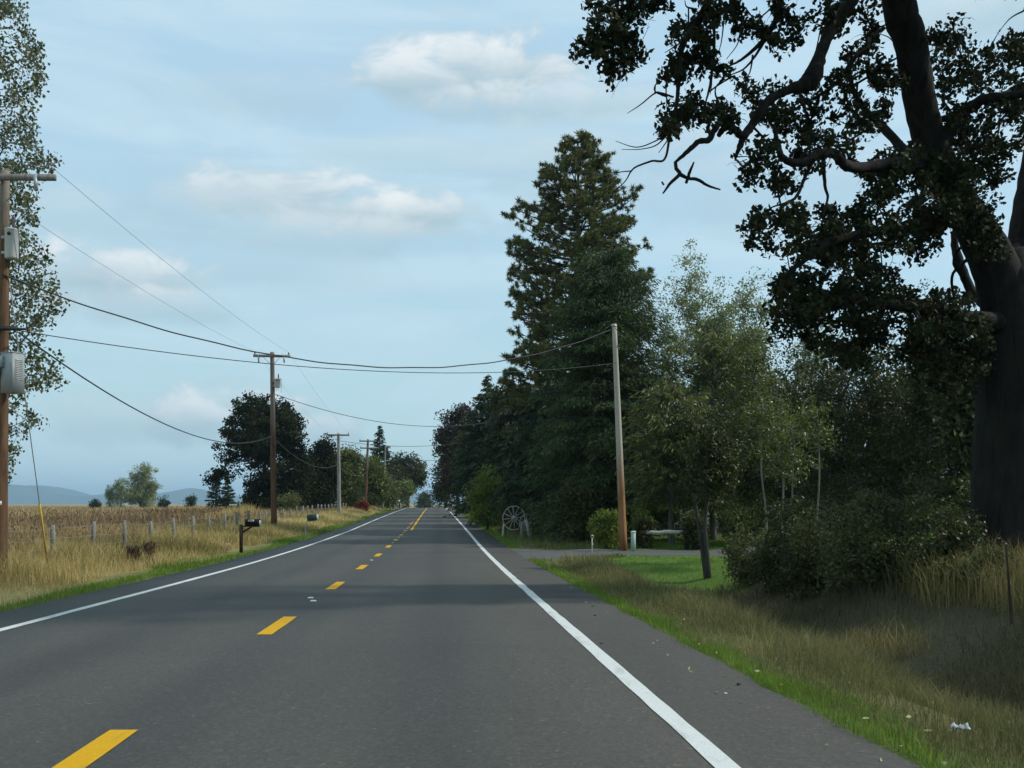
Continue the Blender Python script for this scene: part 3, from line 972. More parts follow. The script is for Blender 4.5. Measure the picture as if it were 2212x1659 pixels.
tree_at('roadside_shrub', 'grey green shrub rising behind the old wagon wheels', 1118, 1025, 58, 40, 'olive_leaf', n=75, per=60, L=.15, cr=.5, tr=.05, seed=26, lo=.0, cat='shrub', forks=4)

# ---- pale poplars and mixed wood on the right
tree_at('pale_poplar', 'tallest pale grey green poplar behind the wood', 1520, 540, 70, 92, 'pale_leaf', 'pale_bark', 300, 58, .19, .75, .2, 31, .3, lobes=8, shell=.6)
tree_at('pale_poplar', 'narrow pale poplar right of the tallest poplar', 1622, 585, 64, 52, 'pale_leaf', 'pale_bark', 160, 52, .18, .65, .14, 32, .3, lobes=6, shell=.6)
tree_at('pale_poplar', 'short pale poplar peeping out right of the cedar', 1440, 615, 68, 42, 'pale_leaf', 'pale_bark', 95, 42, .18, .7, .14, 33, .35, shell=.6)
tree_at('pale_poplar', 'pale poplar half hidden behind the dark oak crown', 1735, 655, 66, 62, 'pale_leaf', 'pale_bark', 120, 42, .18, .75, .15, 34, .3, shell=.6)
b = gp(1540, 46); H = ztop(735, 46) - b[2]
fir('feathery_tree', 'feathery bright green tree in front of the poplars', b, H, lambda u: float(np.interp(u, [0, .4, .8, 1], [2.9, 3.2, 2.2, .8])), 1.4, M['mid_leaf'], M['grey_bark'], 26, 9, .35, .34, .06, 26, .16, 35, up=.5, hang=.3)
b = gp(1450, 42); H = ztop(835, 42) - b[2]
fir('feathery_tree', 'shorter feathery green tree right of the leaning pole', b, H, lambda u: float(np.interp(u, [0, .4, .8, 1], [2.2, 2.4, 1.7, .5])), 1.6, M['mid_leaf'], M['grey_bark'], 24, 8, .4, .3, .055, 24, .13, 36, up=.45, hang=.3)
tree_at('wood_tree', 'dark leafy tree with orange tints right of the driveway', 1500, 860, 41, 88, 'dark_leaf', n=150, per=70, L=.13, cr=.5, tr=.11, seed=41, lo=.3)
tree_at('wood_tree', 'twin trunked small tree on the lawn beyond the ditch', 1534, 900, 27, 74, 'dark_leaf', n=130, per=60, L=.10, cr=.40, tr=.12, seed=42, lo=.46, forks=2)
tree_at('wood_tree', 'slim tree with pale stem rising through the wood', 1632, 690, 44, 48, 'mid_leaf', 'pale_bark', 110, 45, .13, .55, .10, 43, .25, trunk_top=.75)
tree_at('wood_tree', 'leafy mid green tree between pale stem and oak crown', 1690, 800, 43, 80, 'dark_leaf', n=170, per=60, L=.13, cr=.55, tr=.13, seed=44, lo=.15)
tree_at('wood_tree', 'shaded tree below the left side of the oak crown', 1790, 770, 42, 85, 'dark_leaf', n=170, per=60, L=.12, cr=.5, tr=.12, seed=45, lo=.12)
tree_at('wood_tree', 'tree seen under the middle of the oak crown', 1880, 700, 42, 90, 'dark_leaf', n=190, per=60, L=.14, cr=.6, tr=.14, seed=46, lo=.12)
tree_at('wood_tree', 'tree just left of the great oak trunk behind the brambles', 2030, 650, 44, 80, 'dark_leaf', n=170, per=60, L=.14, cr=.55, tr=.13, seed=47, lo=.1)
tree_at('wood_tree', 'dark tree in front of the shed by the oak trunk', 1950, 880, 41, 80, 'dark_leaf', n=160, per=60, L=.12, cr=.5, tr=.12, seed=48, lo=.1)
tree_at('wood_tree', 'low dark tree behind the bramble bank', 1620, 950, 40.5, 70, 'dark_leaf', n=150, per=60, L=.12, cr=.45, tr=.09, seed=49, lo=.08)
tree_at('wood_tree', 'tree behind the log rail', 1420, 985, 52, 70, 'dark_leaf', n=150, per=60, L=.17, cr=.65, tr=.12, seed=50, lo=.02)
tree_at('wood_tree', 'small tree whose top shows left of the oak trunk', 2015, 610, 75, 45, 'fir_needle', n=110, per=60, L=.22, cr=.8, tr=.18, seed=51, lo=.2)
for q, (x, yt, Y, hf, lab) in enumerate([
        (1380, 900, 62, 80, 'background tree showing between cedar and leaning pole'),
        (1560, 800, 60, 110, 'background tree behind the feathery tree'),
        (1700, 740, 58, 115, 'background tree behind the slim pale stem'),
        (1850, 715, 56, 130, 'background tree deep under the oak crown'),
        (2000, 710, 56, 130, 'background tree behind the shed'),
        (2140, 690, 52, 130, 'background tree behind the great oak trunk'),
        (1300, 930, 70, 110, 'background tree low behind the firs'),
        (2270, 760, 50, 130, 'background tree at the far right edge'),
        (2085, 705, 40, 70, 'dark background tree tight against the left side of the oak trunk'), (1965, 745, 45, 80, 'dark background tree between the oak trunk and the shaded trees'), (1640, 960, 66, 90, 'low background tree left of the pale stem'), (1770, 940, 64, 100, 'low background tree behind the saplings'), (1920, 950, 63, 100, 'low background tree left of the shed')]):
    tree_at('background_tree', lab, x, yt, Y, hf, 'dark_leaf', n=150, per=50, L=.26, cr=.95, tr=.16, seed=60 + q, lo=.0, group='trees deep in the wood')
for q, (X_, Y_, H_, lab) in enumerate([(17.5, 14.0, 11.5, 'unseen tree beyond the right edge, added next to the great oak for shade'), (19, 22.5, 12, 'unseen tree beyond the right edge, added behind the great oak for shade')]):  # trees outside the view, added to throw shade over the right ditch
    b = ground_pt(X_, Y_)
    broadleaf('background_tree', lab, b, H_, simple_blobs(4.0, H_, .15, 6, 300 + q), M['dark_leaf'], M['bark'], 170, 60, .2, .85, .2, 'tree', 300 + q, .55, group='trees deep in the wood')
# saplings: thin stems
for q, (x, Y, yt) in enumerate([(1648, 28.5, 800), (1688, 30, 850), (1716, 29, 900), (1765, 30.5, 830)]):
    b = gp(x, Y); H = ztop(yt, Y) - b[2]
    broadleaf('sapling', ['slim sapling nearest the twin trunked tree', 'second sapling right of the twin trunked tree', 'third sapling right of the twin trunked tree', 'rightmost sapling of the row behind the brambles'][q],
              b, H, simple_blobs(.75, H, .5, 3, q), M['mid_leaf'], M['pale_bark'], 50, 26, .1, .32, .04, 'tree', 80 + q, .85, group='saplings in the wood')

# ---- low bushes closing the view under the trees
under = [(1310, 1093, 38.9, 36, 'lime_leaf', 'bright yellow green bush left of the leaning pole', .10, .32),
         (1388, 1098, 40.5, 22, 'lime_leaf', 'small yellow green bush right of the leaning pole', .10, .3),
         (1255, 1040, 44, 60, 'dark_leaf', 'dark bush under the cedar', .14, .5),
         (1500, 1105, 39, 24, 'dark_leaf', 'dark shrub at the right end of the log rail', .1, .3),
         (1390, 1112, 39.4, 15, 'dark_leaf', 'narrow dark shrub just right of the green pedestal', .1, .25),
         (1600, 1060, 40, 60, 'mid_leaf', 'leafy bush behind the lawn', .11, .4),
         (1720, 1030, 40.5, 80, 'dark_leaf', 'dark bush behind the saplings', .11, .45),
         (1850, 1020, 40, 80, 'dark_leaf', 'dark bush under the shaded tree', .11, .45),
         (1990, 1010, 40, 80, 'olive_leaf', 'olive bush left of the oak trunk', .11, .45),
         (2120, 1030, 29, 90, 'dark_leaf', 'dark bush behind the oak trunk', .11, .45),
         (1150, 1085, 66, 60, 'dark_leaf', 'dark bush under the bare trunked fir', .18, .55)]
for q, (x, yt, Y, hf, lf, lab, L, cr) in enumerate(under):
    tree_at('understory_bush', lab, x, yt, Y, hf, lf, n=75, per=65, L=L, cr=cr, tr=.03, seed=110 + q, lo=.0, cat='bush', group='bushes under the trees', forks=4)
bram = [(1618, 1165, 25.0, 46, 'leftmost bramble mound on the ditch bank'), (1672, 1120, 23.0, 66, 'second bramble mound from the lawn'), (1740, 1095, 21.5, 80, 'third bramble mound from the lawn'),
        (1840, 1085, 20.0, 85, 'tallest bramble mound in the middle of the bank'), (1930, 1095, 19.0, 80, 'bramble mound just left of the oak trunk base'), (2020, 1120, 18.2, 80, 'bramble mound at the foot of the oak'), (2120, 1190, 17.0, 70, 'rightmost bramble mound below the oak trunk')]
for q, (x, yt, Y, hf, lab) in enumerate(bram):
    b = gp(x, Y); r = wid(hf, Y); H = ztop(yt, Y) - b[2]
    g = np.random.default_rng(q)
    bl = [(0, 0, H * .36, r, r * 1.1, H * .38)] + [(g.uniform(-r, r) * 1.0, g.uniform(-r, r) * .9, H * g.uniform(.45, 1.0), r * g.uniform(.18, .45), r * .4, H * g.uniform(.15, .32)) for _ in range(7)]
    broadleaf('bramble_bush', lab, b, H, bl, M['olive_leaf' if q in (0, 3, 6) else 'dark_leaf'], M['bark'], 120, 55, .08, .25, .02, 'bush', 140 + q, .5, group='brambles along the ditch bank', forks=5, tipr=.006)

# ---- trees left of the road
b = gp(572, 112)
bl = [(0, 0, 9.2, 4.6, 4.6, 4.4), (-1.5, 0, 11.2, 2.6, 2.8, 2.2), (2.4, 0, 8.5, 2.6, 3, 3.2), (-3.6, 0, 7.2, 2.2, 2.4, 1.9), (-4.6, 0, 4.6, 1.6, 2, 1.4), (1.8, 0, 4.4, 3.2, 3.4, 2.8), (3.6, 0, 5.8, 1.8, 2, 2.6), (-1.0, 0, 3.2, 1.6, 2.4, 1.6), (.5, 0, 1.8, 4.0, 3.5, 1.9), (3, 0, 2.4, 2.4, 3, 2.3)]
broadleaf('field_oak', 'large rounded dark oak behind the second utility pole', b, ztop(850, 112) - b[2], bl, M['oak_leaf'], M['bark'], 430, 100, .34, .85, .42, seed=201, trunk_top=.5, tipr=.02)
tree_at('field_tree', 'dark tree just right of the large left oak', 665, 985, 116, 40, 'oak_leaf', n=150, per=90, L=.32, cr=1.0, tr=.25, seed=202, lo=.02)
tree_at('field_tree', 'dark tree with ragged top left of the third utility pole', 697, 935, 118, 38, 'oak_leaf', n=190, per=90, L=.32, cr=.9, tr=.25, seed=203, lo=.02)
tree_at('field_tree', 'mid green tree behind the third utility pole', 752, 962, 140, 38, 'mid_leaf', n=170, per=80, L=.36, cr=1.0, tr=.25, seed=204, lo=.02)
tree_at('field_tree', 'brighter green tree behind the double crossarm pole', 800, 978, 150, 42, 'mid_leaf', n=180, per=80, L=.38, cr=1.1, tr=.25, seed=205, lo=.0)
b = gp(820, 172); H = ztop(920, 172) - b[2]
fir('field_spruce', 'pointed spruce standing above the left roadside trees', b, H, lambda u: float(np.interp(u, [0, .5, 1], [3.6, 2.6, .1])), .6, M['fir_needle'], M['bark'], 30, 7, .2, .8, .2, 12, .3, 206, up=.15, hang=.1)
tree_at('field_tree', 'far rounded tree spreading towards the road crest', 880, 985, 215, 48, 'dark_leaf', n=200, per=80, L=.55, cr=1.5, tr=.4, seed=207, lo=.3, lobes=7)
tree_at('field_tree', 'low green tree below the far rounded tree', 862, 1040, 205, 40, 'mid_leaf', n=90, per=55, L=.45, cr=1.4, tr=.3, seed=208, lo=.0)
tree_at('field_tree', 'small far tree in the gap at the road crest', 917, 1058, 380, 16, 'dark_leaf', n=70, per=45, L=.7, cr=2.0, tr=.3, seed=209, lo=.0)
tree_at('field_tree', 'bushy tree beside the fifth utility pole', 838, 1030, 160, 26, 'olive_leaf', n=70, per=55, L=.34, cr=1.0, tr=.2, seed=210, lo=.0)
for q, (x, yt, Y, hf, lab) in enumerate([(467, 1018, 150, 26, 'small dark spruce left of the large left oak'), (492, 1030, 150, 22, 'second small spruce, half under the large left oak')]):
    b = gp(x, Y); H = ztop(yt, Y) - b[2]; r = wid(hf, Y)
    fir('field_spruce', lab, b, H, lambda u, r=r: float(np.interp(u, [0, .5, 1], [r, r * .65, .1])), .4, M['fir_needle'], M['bark'], 18, 6, .2, .6, .16, 12, .2, 220 + q, up=.2, hang=.1)
b = gp(303, 290)
fcl = dict(leaf='olive_leaf', bark='grey_bark')
tree_at('meadow_tree', 'open crowned round tree standing alone in the far field', 303, 1003, 290, 42, 'pale_leaf', 'bark', 380, 46, .42, 1.0, .3, 230, .06, lobes=9, shell=.7, trunk_top=.6)
tree_at('meadow_tree', 'narrower tree left of the round far field tree', 262, 1028, 295, 20, 'pale_leaf', 'bark', 110, 40, .36, 1.0, .2, 231, .03, lobes=5)
tree_at('meadow_tree', 'smallest tree at the left of the far field group', 238, 1045, 295, 14, 'pale_leaf', 'bark', 60, 40, .36, .9, .2, 232, .02, lobes=4)
for q, (x, yt, hf, lab) in enumerate([(206, 1078, 12, 'low dark bush left of the far field trees'), (356, 1070, 13, 'dark bush just right of the far field trees'), (412, 1067, 12, 'dark pointed bush between far field trees and left oak')]):
    tree_at('meadow_bush', lab, x, yt, 240, hf, 'fir_needle', n=40, per=45, L=.35, cr=.8, tr=.12, seed=235 + q, lo=.0, cat='bush')
tree_at('roadside_shrub', 'red leaved shrub at the left verge below the double crossarm pole', 783, 1083, 118, 15, 'red_leaf', n=30, per=55, L=.2, cr=.5, tr=.04, seed=240, lo=.0, cat='shrub', forks=3)
tree_at('roadside_shrub', 'grey green shrub behind the foot of the second utility pole', 625, 1062, 100, 34, 'olive_leaf', n=40, per=50, L=.22, cr=.7, tr=.05, seed=241, lo=.0, cat='shrub', forks=3)

# ---- great oak at the right, close to the road
def great_oak():
    g = np.random.default_rng(77)
    base = ground_pt(11.2, 20.0)
    root = thing('great_oak', 'huge dark oak at the right with gnarled limbs reaching over the road', 'tree', base)
    limbs = [  # readings (x, y, depth, radius in m)
        [(2200, 1310, 20, 1.2), (2199, 1230, 20, .98), (2199, 1120, 20, .87), (2199, 1000, 20, .84), (2198, 800, 20, .76), (2196, 680, 20, .68), (2194, 610, 20, .56), (2192, 560, 20, .36), (2190, 530, 20, .10)],
        [(2192, 800, 20, .5), (2180, 670, 20, .5), (2138, 550, 19.8, .42), (2080, 450, 19.5, .34), (2032, 362, 19.3, .32), (2007, 296, 19.2, .30), (1983, 197, 19, .29), (1968, 99, 18.8, .29), (1945, 20, 18.6, .30), (1930, -90, 18.4, .24), (1900, -260, 18.4, .15)],
        [(2205, 800, 20, .5), (2215, 650, 20.1, .5), (2232, 480, 20.4, .42), (2250, 330, 21, .36), (2275, 100, 21.4, .28), (2290, -150, 21.5, .2)],
        [(1935, -30, 18.5, .24), (1870, -40, 18.1, .17), (1821, 26, 17.6, .115), (1788, 76, 17.4, .105), (1770, 125, 17.2, .105), (1757, 164, 17.1, .16), (1737, 184, 17.0, .13), (1703, 194, 16.9, .078), (1662, 215, 16.8, .075), (1640, 243, 16.7, .072), (1624, 271, 16.7, .07), (1605, 296, 16.6, .074)],
        [(1605, 296, 16.6, .07), (1580, 274, 16.4, .06), (1557, 265, 16.3, .055), (1543, 281, 16.2, .052), (1531, 302, 16.1, .05), (1509, 306, 16.0, .045), (1490, 323, 15.9, .04), (1457, 352, 15.8, .022)],
        [(1607, 294, 16.6, .06), (1597, 318, 16.6, .045), (1588, 343, 16.6, .02)],
        [(1580, 272, 16.4, .06), (1562, 278, 16.5, .055), (1552, 293, 16.5, .04)],
        [(1459, 350, 15.8, .028), (1461, 364, 15.8, .03), (1468, 376, 15.8, .03), (1449, 395, 15.7, .025), (1432, 418, 15.7, .012)],
        [(1468, 376, 15.8, .035), (1485, 385, 15.9, .027), (1507, 388, 16, .027), (1529, 401, 16, .021), (1556, 410, 16, .012)],
        [(1482, 396, 15.9, .024), (1490, 372, 15.8, .025), (1499, 350, 15.8, .012)],
        [(1434, 400, 15.7, .015), (1430, 393, 15.7, .015)],
        [(1930, -60, 18.5, .2), (1840, -90, 17.6, .15), (1700, -70, 16.6, .12), (1560, -50, 15.6, .1), (1440, -20, 14.9, .08), (1350, -10, 14.6, .05), (1290, 30, 14.5, .02)],
        [(1560, -50, 15.6, .07), (1510, 40, 15.5, .06), (1475, 95, 15.4, .05), (1468, 150, 15.4, .035), (1462, 220, 15.4, .03), (1448, 285, 15.4, .022), (1436, 343, 15.4, .018), (1408, 348, 15.4, .016), (1377, 359, 15.4, .014), (1364, 369, 15.4, .012), (1350, 392, 15.4, .009), (1322, 418, 15.4, .005)],
        [(1364, 369, 15.4, .01), (1345, 371, 15.4, .008), (1322, 373, 15.4, .006), (1297, 366, 15.4, .004)],
        [(1448, 285, 15.4, .014), (1415, 305, 15.3, .01), (1375, 318, 15.2, .008), (1330, 305, 15.2, .004)],
        [(1450, 280, 15.4, .014), (1420, 312, 15.5, .01), (1385, 322, 15.5, .007), (1343, 323, 15.5, .004)],
        [(1455, 210, 15.4, .016), (1425, 200, 15.3, .014), (1412, 203, 15.3, .012), (1385, 225, 15.2, .009), (1355, 245, 15.2, .004)],
        [(1415, 203, 15.3, .012), (1416, 185, 15.3, .009), (1423, 173, 15.3, .004)],
        [(1700, -70, 16.6, .07), (1680, 30, 16.4, .05), (1655, 80, 16.3, .045), (1625, 110, 16.2, .03), (1600, 130, 16.1, .022), (1575, 143, 16, .012)],
        [(1655, 80, 16.3, .03), (1635, 115, 16.3, .022), (1605, 150, 16.2, .014), (1560, 167, 16.1, .006)],
        [(1540, 20, 15.6, .03), (1543, 100, 15.6, .022), (1536, 170, 15.6, .02), (1530, 200, 15.6, .018), (1520, 235, 15.6, .01)],
        [(1530, 200, 15.6, .014), (1550, 185, 15.7, .012), (1578, 168, 15.7, .01)],
        [(2060, 400, 19.4, .2), (1954, 356, 18.2, .12), (1869, 362, 17.6, .10), (1826, 357, 17.0, .09), (1802, 333, 16.8, .085), (1764, 334, 16.6, .08), (1736, 352, 16.4, .07), (1693, 343, 16.3, .06), (1680, 310, 16.2, .045), (1672, 270, 16.1, .02)],
        [(1764, 334, 16.6, .04), (1740, 380, 16.5, .03), (1717, 428, 16.4, .025), (1669, 447, 16.3, .012)],
        [(1778, 336, 16.7, .04), (1782, 400, 16.7, .028), (1788, 428, 16.7, .022), (1775, 466, 16.7, .012)],
        [(2182, 204, 18.4, .08), (2106, 223, 18.8, .07), (2059, 252, 19.0, .07), (1992, 266, 19.2, .06)],
        [(2190, 690, 20, .1), (2130, 520, 20.6, .05), (2090, 560, 20.8, .04), (2056, 600, 20.9, .03), (2070, 680, 21, .03)],

        [(2080, 470, 19.6, .2), (1990, 480, 18.6, .11), (1900, 500, 17.8, .08), (1800, 520, 17.2, .08), (1740, 560, 16.9, .05), (1690, 600, 16.7, .03)],
        [(2175, 700, 20, .25), (2110, 690, 19.2, .15), (2020, 670, 18.6, .11), (1930, 660, 18.2, .1), (1830, 650, 17.8, .07), (1750, 690, 17.6, .04)],
        [(2060, 430, 19.4, .2), (2000, 380, 20.5, .14), (1930, 300, 21.2, .1), (1850, 210, 21.5, .06), (1830, 120, 21.5, .03)],
        [(2020, 330, 19.3, .2), (2075, 250, 19.0, .13), (2130, 215, 18.6, .1), (2200, 205, 18.2, .07), (2260, 190, 18, .04)],
        [(2190, 690, 20, .2), (2110, 640, 21.2, .1), (2070, 560, 21.6, .1), (2060, 500, 21.8, .06)],
        [(1602, 28, 15.5, 0.017), (1601, 57, 15.6, 0.013), (1593, 95, 15.6, 0.009), (1569, 128, 15.7, 0.005)],
        [(1567, 19, 15.5, 0.017), (1564, 42, 15.6, 0.013), (1559, 85, 15.6, 0.009), (1552, 116, 15.7, 0.005)],
        [(1626, 118, 15.5, 0.017), (1621, 152, 15.6, 0.011), (1609, 178, 15.6, 0.005)],
        [(1455, 156, 15.5, 0.017), (1462, 190, 15.6, 0.013), (1463, 237, 15.6, 0.009), (1460, 266, 15.7, 0.005)],
        [(1464, 247, 15.5, 0.017), (1479, 270, 15.6, 0.011), (1490, 285, 15.6, 0.005)],
        [(1552, 223, 15.5, 0.017), (1545, 199, 15.6, 0.013), (1552, 180, 15.6, 0.009), (1578, 167, 15.7, 0.005)],
        [(1536, 142, 15.5, 0.017), (1537, 180, 15.6, 0.011), (1534, 204, 15.6, 0.005)],
        [(1783, 33, 17.0, 0.017), (1773, 61, 17.1, 0.013), (1759, 118, 17.1, 0.009), (1723, 182, 17.1, 0.005)],
        [(1790, 42, 17.0, 0.017), (1776, 71, 17.1, 0.011), (1768, 104, 17.1, 0.005)],
        [(1441, 209, 15.5, 0.017), (1417, 199, 15.6, 0.013), (1414, 187, 15.6, 0.009), (1423, 174, 15.7, 0.005)],
        [(1436, 223, 15.5, 0.017), (1422, 228, 15.6, 0.011), (1414, 238, 15.6, 0.005)],
        [(1479, 85, 15.5, 0.017), (1460, 99, 15.6, 0.011), (1436, 114, 15.6, 0.005)],
        [(1498, 19, 15.5, 0.017), (1483, 14, 15.6, 0.011), (1479, 0, 15.6, 0.005)],
        [(1450, 114, 15.5, 0.017), (1441, 156, 15.6, 0.014), (1439, 199, 15.6, 0.011), (1441, 247, 15.7, 0.008), (1436, 285, 15.7, 0.005)],
        [(1450, 285, 15.5, 0.017), (1441, 304, 15.6, 0.011), (1423, 330, 15.6, 0.005)],
        [(2020, 161, 18.5, 0.017), (2049, 142, 18.6, 0.011), (2077, 123, 18.6, 0.005)],
        [(2039, 266, 18.5, 0.017), (2092, 285, 18.6, 0.013), (2158, 266, 18.6, 0.009), (2206, 256, 18.6, 0.005)],
        [(2212, 23, 18.5, 0.017), (2182, 40, 18.6, 0.011), (2156, 71, 18.6, 0.005)],
        [(1954, 142, 18.5, 0.017), (1925, 85, 18.6, 0.011), (1887, 71, 18.6, 0.005)],
        [(2100, 655, 20.2, .05), (2080, 600, 20.2, .045), (2062, 570, 20.2, .04), (2070, 540, 20.2, .03), (2110, 520, 20, .03)],
    ]
    mbt = MB(); sP, sR = [], []
    for li, l in enumerate(limbs):
        a = crom(np.array([[*D(x, y, Y), r] for x, y, Y, r in l]), 6)
        k = len(a)
        rr = a[:, 3] * (1 + .07 * np.sin(np.arange(k) * 1.7 + li) * ((a[:, 3] > .04) & (a[:, 3] < .2)))
        mbt.add(*tube(a[:, :3] + g.normal(size=(k, 3)) * np.minimum(rr, .15)[:, None] * .07, rr, 14 if l[0][3] > .2 else 7))
        sP.append(a[:, :3]); sR.append(rr)
    sP = np.concatenate(sP); sR = np.concatenate(sR)
    # single leaf bunches read off against the sky
    r7 = [(230, 30), (270, 120), (330, 60), (400, 50), (470, 40), (540, 50), (600, 60), (660, 40), (740, 30), (820, 30), (610, 140), (560, 110), (470, 150), (420, 200), (440, 240), (500, 270), (270, 220), (240, 330), (200, 340), (180, 420), (150, 410), (330, 330), (300, 400), (400, 360), (320, 420), (450, 340), (550, 380), (600, 430), (560, 430), (430, 450), (470, 400), (500, 520), (400, 560), (410, 610), (360, 510), (560, 290), (520, 330), (400, 290), (450, 290), (380, 160),
          (950, 230), (910, 260), (900, 290), (1000, 200), (1060, 200), (1100, 260), (1150, 320), (1120, 150), (1180, 60), (1150, 100), (1230, 130), (1260, 50), (1180, 180), (1290, 100), (1120, 30), (1370, 60), (1350, 90), (1400, 150), (1430, 200), (1390, 250), (1360, 30), (1530, 170), (1560, 230), (1500, 220), (1580, 250), (1640, 290), (1680, 320), (1720, 380), (1660, 260), (1830, 180), (1840, 240), (1840, 300), (1820, 320), (1740, 60), (1760, 130), (1680, 40), (1720, 90), (1100, 330), (1130, 370), (1060, 290),
          (910, 460), (880, 520), (840, 600), (850, 560), (950, 520), (980, 560), (960, 600), (1020, 450), (1040, 420), (1100, 430), (1150, 480), (1120, 540), (1190, 500), (1170, 420), (1270, 540), (1290, 560), (1420, 660), (1460, 700), (1490, 740),
          (1000, 830), (1050, 770), (970, 890), (1060, 870), (1020, 780), (1120, 900), (1180, 900), (1250, 880), (1310, 860), (1340, 920), (1150, 940), (1330, 970), (1200, 850), (980, 930), (1280, 920),
          (860, 930), (830, 1000), (880, 970), (880, 1040), (800, 1030), (850, 880), (1700, 680)]
    near = []
    for x, y in r7:
        near.append(D(1213 + x * .2742, y * .2742, 15.6 + g.uniform(-.5, .5) + (.8 if x > 1300 else 0) - (.8 if x < 700 else 0)))
    near = np.array(near)
    polys = [  # area per bunch, outline, depth range
        (2600, [(1626, 247), (1641, 190), (1688, 185), (1736, 223), (1783, 176), (1817, 147), (1821, 90), (1878, 81), (1926, 143), (1945, 190), (1959, 257), (1916, 266), (1878, 285), (1807, 276), (1774, 295), (1688, 304), (1641, 285)], 17.7, 20),
        (2200, [(1593, 366), (1641, 304), (1688, 304), (1693, 361), (1717, 404), (1660, 418)], 15.9, 17.2),
        (2200, [(1612, 447), (1664, 442), (1731, 437), (1750, 475), (1707, 542), (1622, 537)], 15.9, 17.2),
        (2800, [(1698, 314), (1807, 280), (1845, 304), (1831, 333), (1759, 361), (1802, 375), (1788, 404), (1755, 380), (1712, 333)], 16.2, 18),
        (1500, [(1774, 456), (1821, 447), (1869, 418), (1859, 380), (1902, 342), (1973, 304), (2059, 371), (2049, 428), (2040, 513), (1992, 556), (1926, 551), (1945, 618), (1831, 656), (1736, 703), (1664, 675), (1669, 623), (1712, 584), (1726, 513)], 16.8, 21.5),
        (2300, [(1997, 14), (2068, 43), (2083, 95), (2049, 138), (2116, 90), (2140, 124), (2163, 81), (2249, 71), (2258, 309), (2140, 342), (2068, 304), (2040, 266), (2021, 157)], 18, 21.5),
        (1800, [(2059, 304), (2201, 309), (2163, 361), (2182, 404), (2130, 409), (2068, 361)], 18.5, 21.5),
        (1700, [(1669, 665), (1807, 618), (1945, 613), (1973, 637), (2068, 632), (2116, 656), (2116, 713), (2021, 737), (1926, 784), (1831, 788), (1712, 760), (1669, 713)], 17, 21.5),
        (2200, [(1731, 29), (1764, 5), (1821, -14), (1845, 29), (1807, 71), (1750, 57)], 17.2, 18.6),
        (2600, [(1845, 10), (1902, 14), (1916, 52), (1878, 71), (1845, 43)], 18.5, 20),
        (1900, [(2040, 330), (2100, 380), (2150, 440), (2180, 520), (2150, 580), (2090, 540), (2050, 440)], 17.6, 19.0),
        (1500, [(1985, 655), (2060, 668), (2125, 690), (2130, 830), (2060, 850), (1960, 800)], 17.5, 21),
        (1100, [(1300, -140), (1700, -160), (2250, -200), (2260, -40), (1900, -30), (1500, -30), (1300, -20)], 14.5, 22),
    ]
    C = [near]; 
    for dn, pl, y0, y1 in polys:
        q_ = np.array(pl, float); ar = .5 * abs(np.dot(q_[:, 0], np.roll(q_[:, 1], -1)) - np.dot(q_[:, 1], np.roll(q_[:, 0], -1)))
        n = int(ar / (dn * .2258))
        p = poly_sample(pl, n, g)
        C.append(np.array([D(x, y, g.uniform(y0, y1)) for x, y in p]))
    far = np.concatenate(C[1:])
    allC = np.concatenate([near, far])
    e = grow(sP, sR, allC, g, seg=.45, wob=.16, tip=.007, power=.48)
    mbt.add(*frusta(*e, 5))
    kk = g.random(len(allC)) < np.where(np.arange(len(allC)) < len(near), .3, .6)
    a0 = allC[kk] + g.normal(size=(kk.sum(), 3)) * .03; d0 = rvec(kk.sum(), g); d0[:, 2] = d0[:, 2] * .5 - .15
    ln = g.uniform(.15, .5, (kk.sum(), 1)); r_ = np.full(kk.sum(), .0075)
    for q in range(4):
        a1_ = a0 + d0 * ln * .3
        mbt.add(*frusta(a0, a1_, r_ * (1 - q * .2), r_ * (1 - (q + 1) * .2), 4))
        a0 = a1_; d0 = unit(d0 + g.normal(size=d0.shape) * .35 + np.array([0, 0, -.12]))
    part('trunk', mbt, M['oak_bark'], root, smooth=True)
    mbc = MB()
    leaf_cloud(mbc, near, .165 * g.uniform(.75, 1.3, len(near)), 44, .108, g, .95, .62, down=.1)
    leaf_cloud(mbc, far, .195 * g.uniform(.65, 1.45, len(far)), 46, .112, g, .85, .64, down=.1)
    part('crown', mbc, M['oak_leaf'], root)


great_oak()

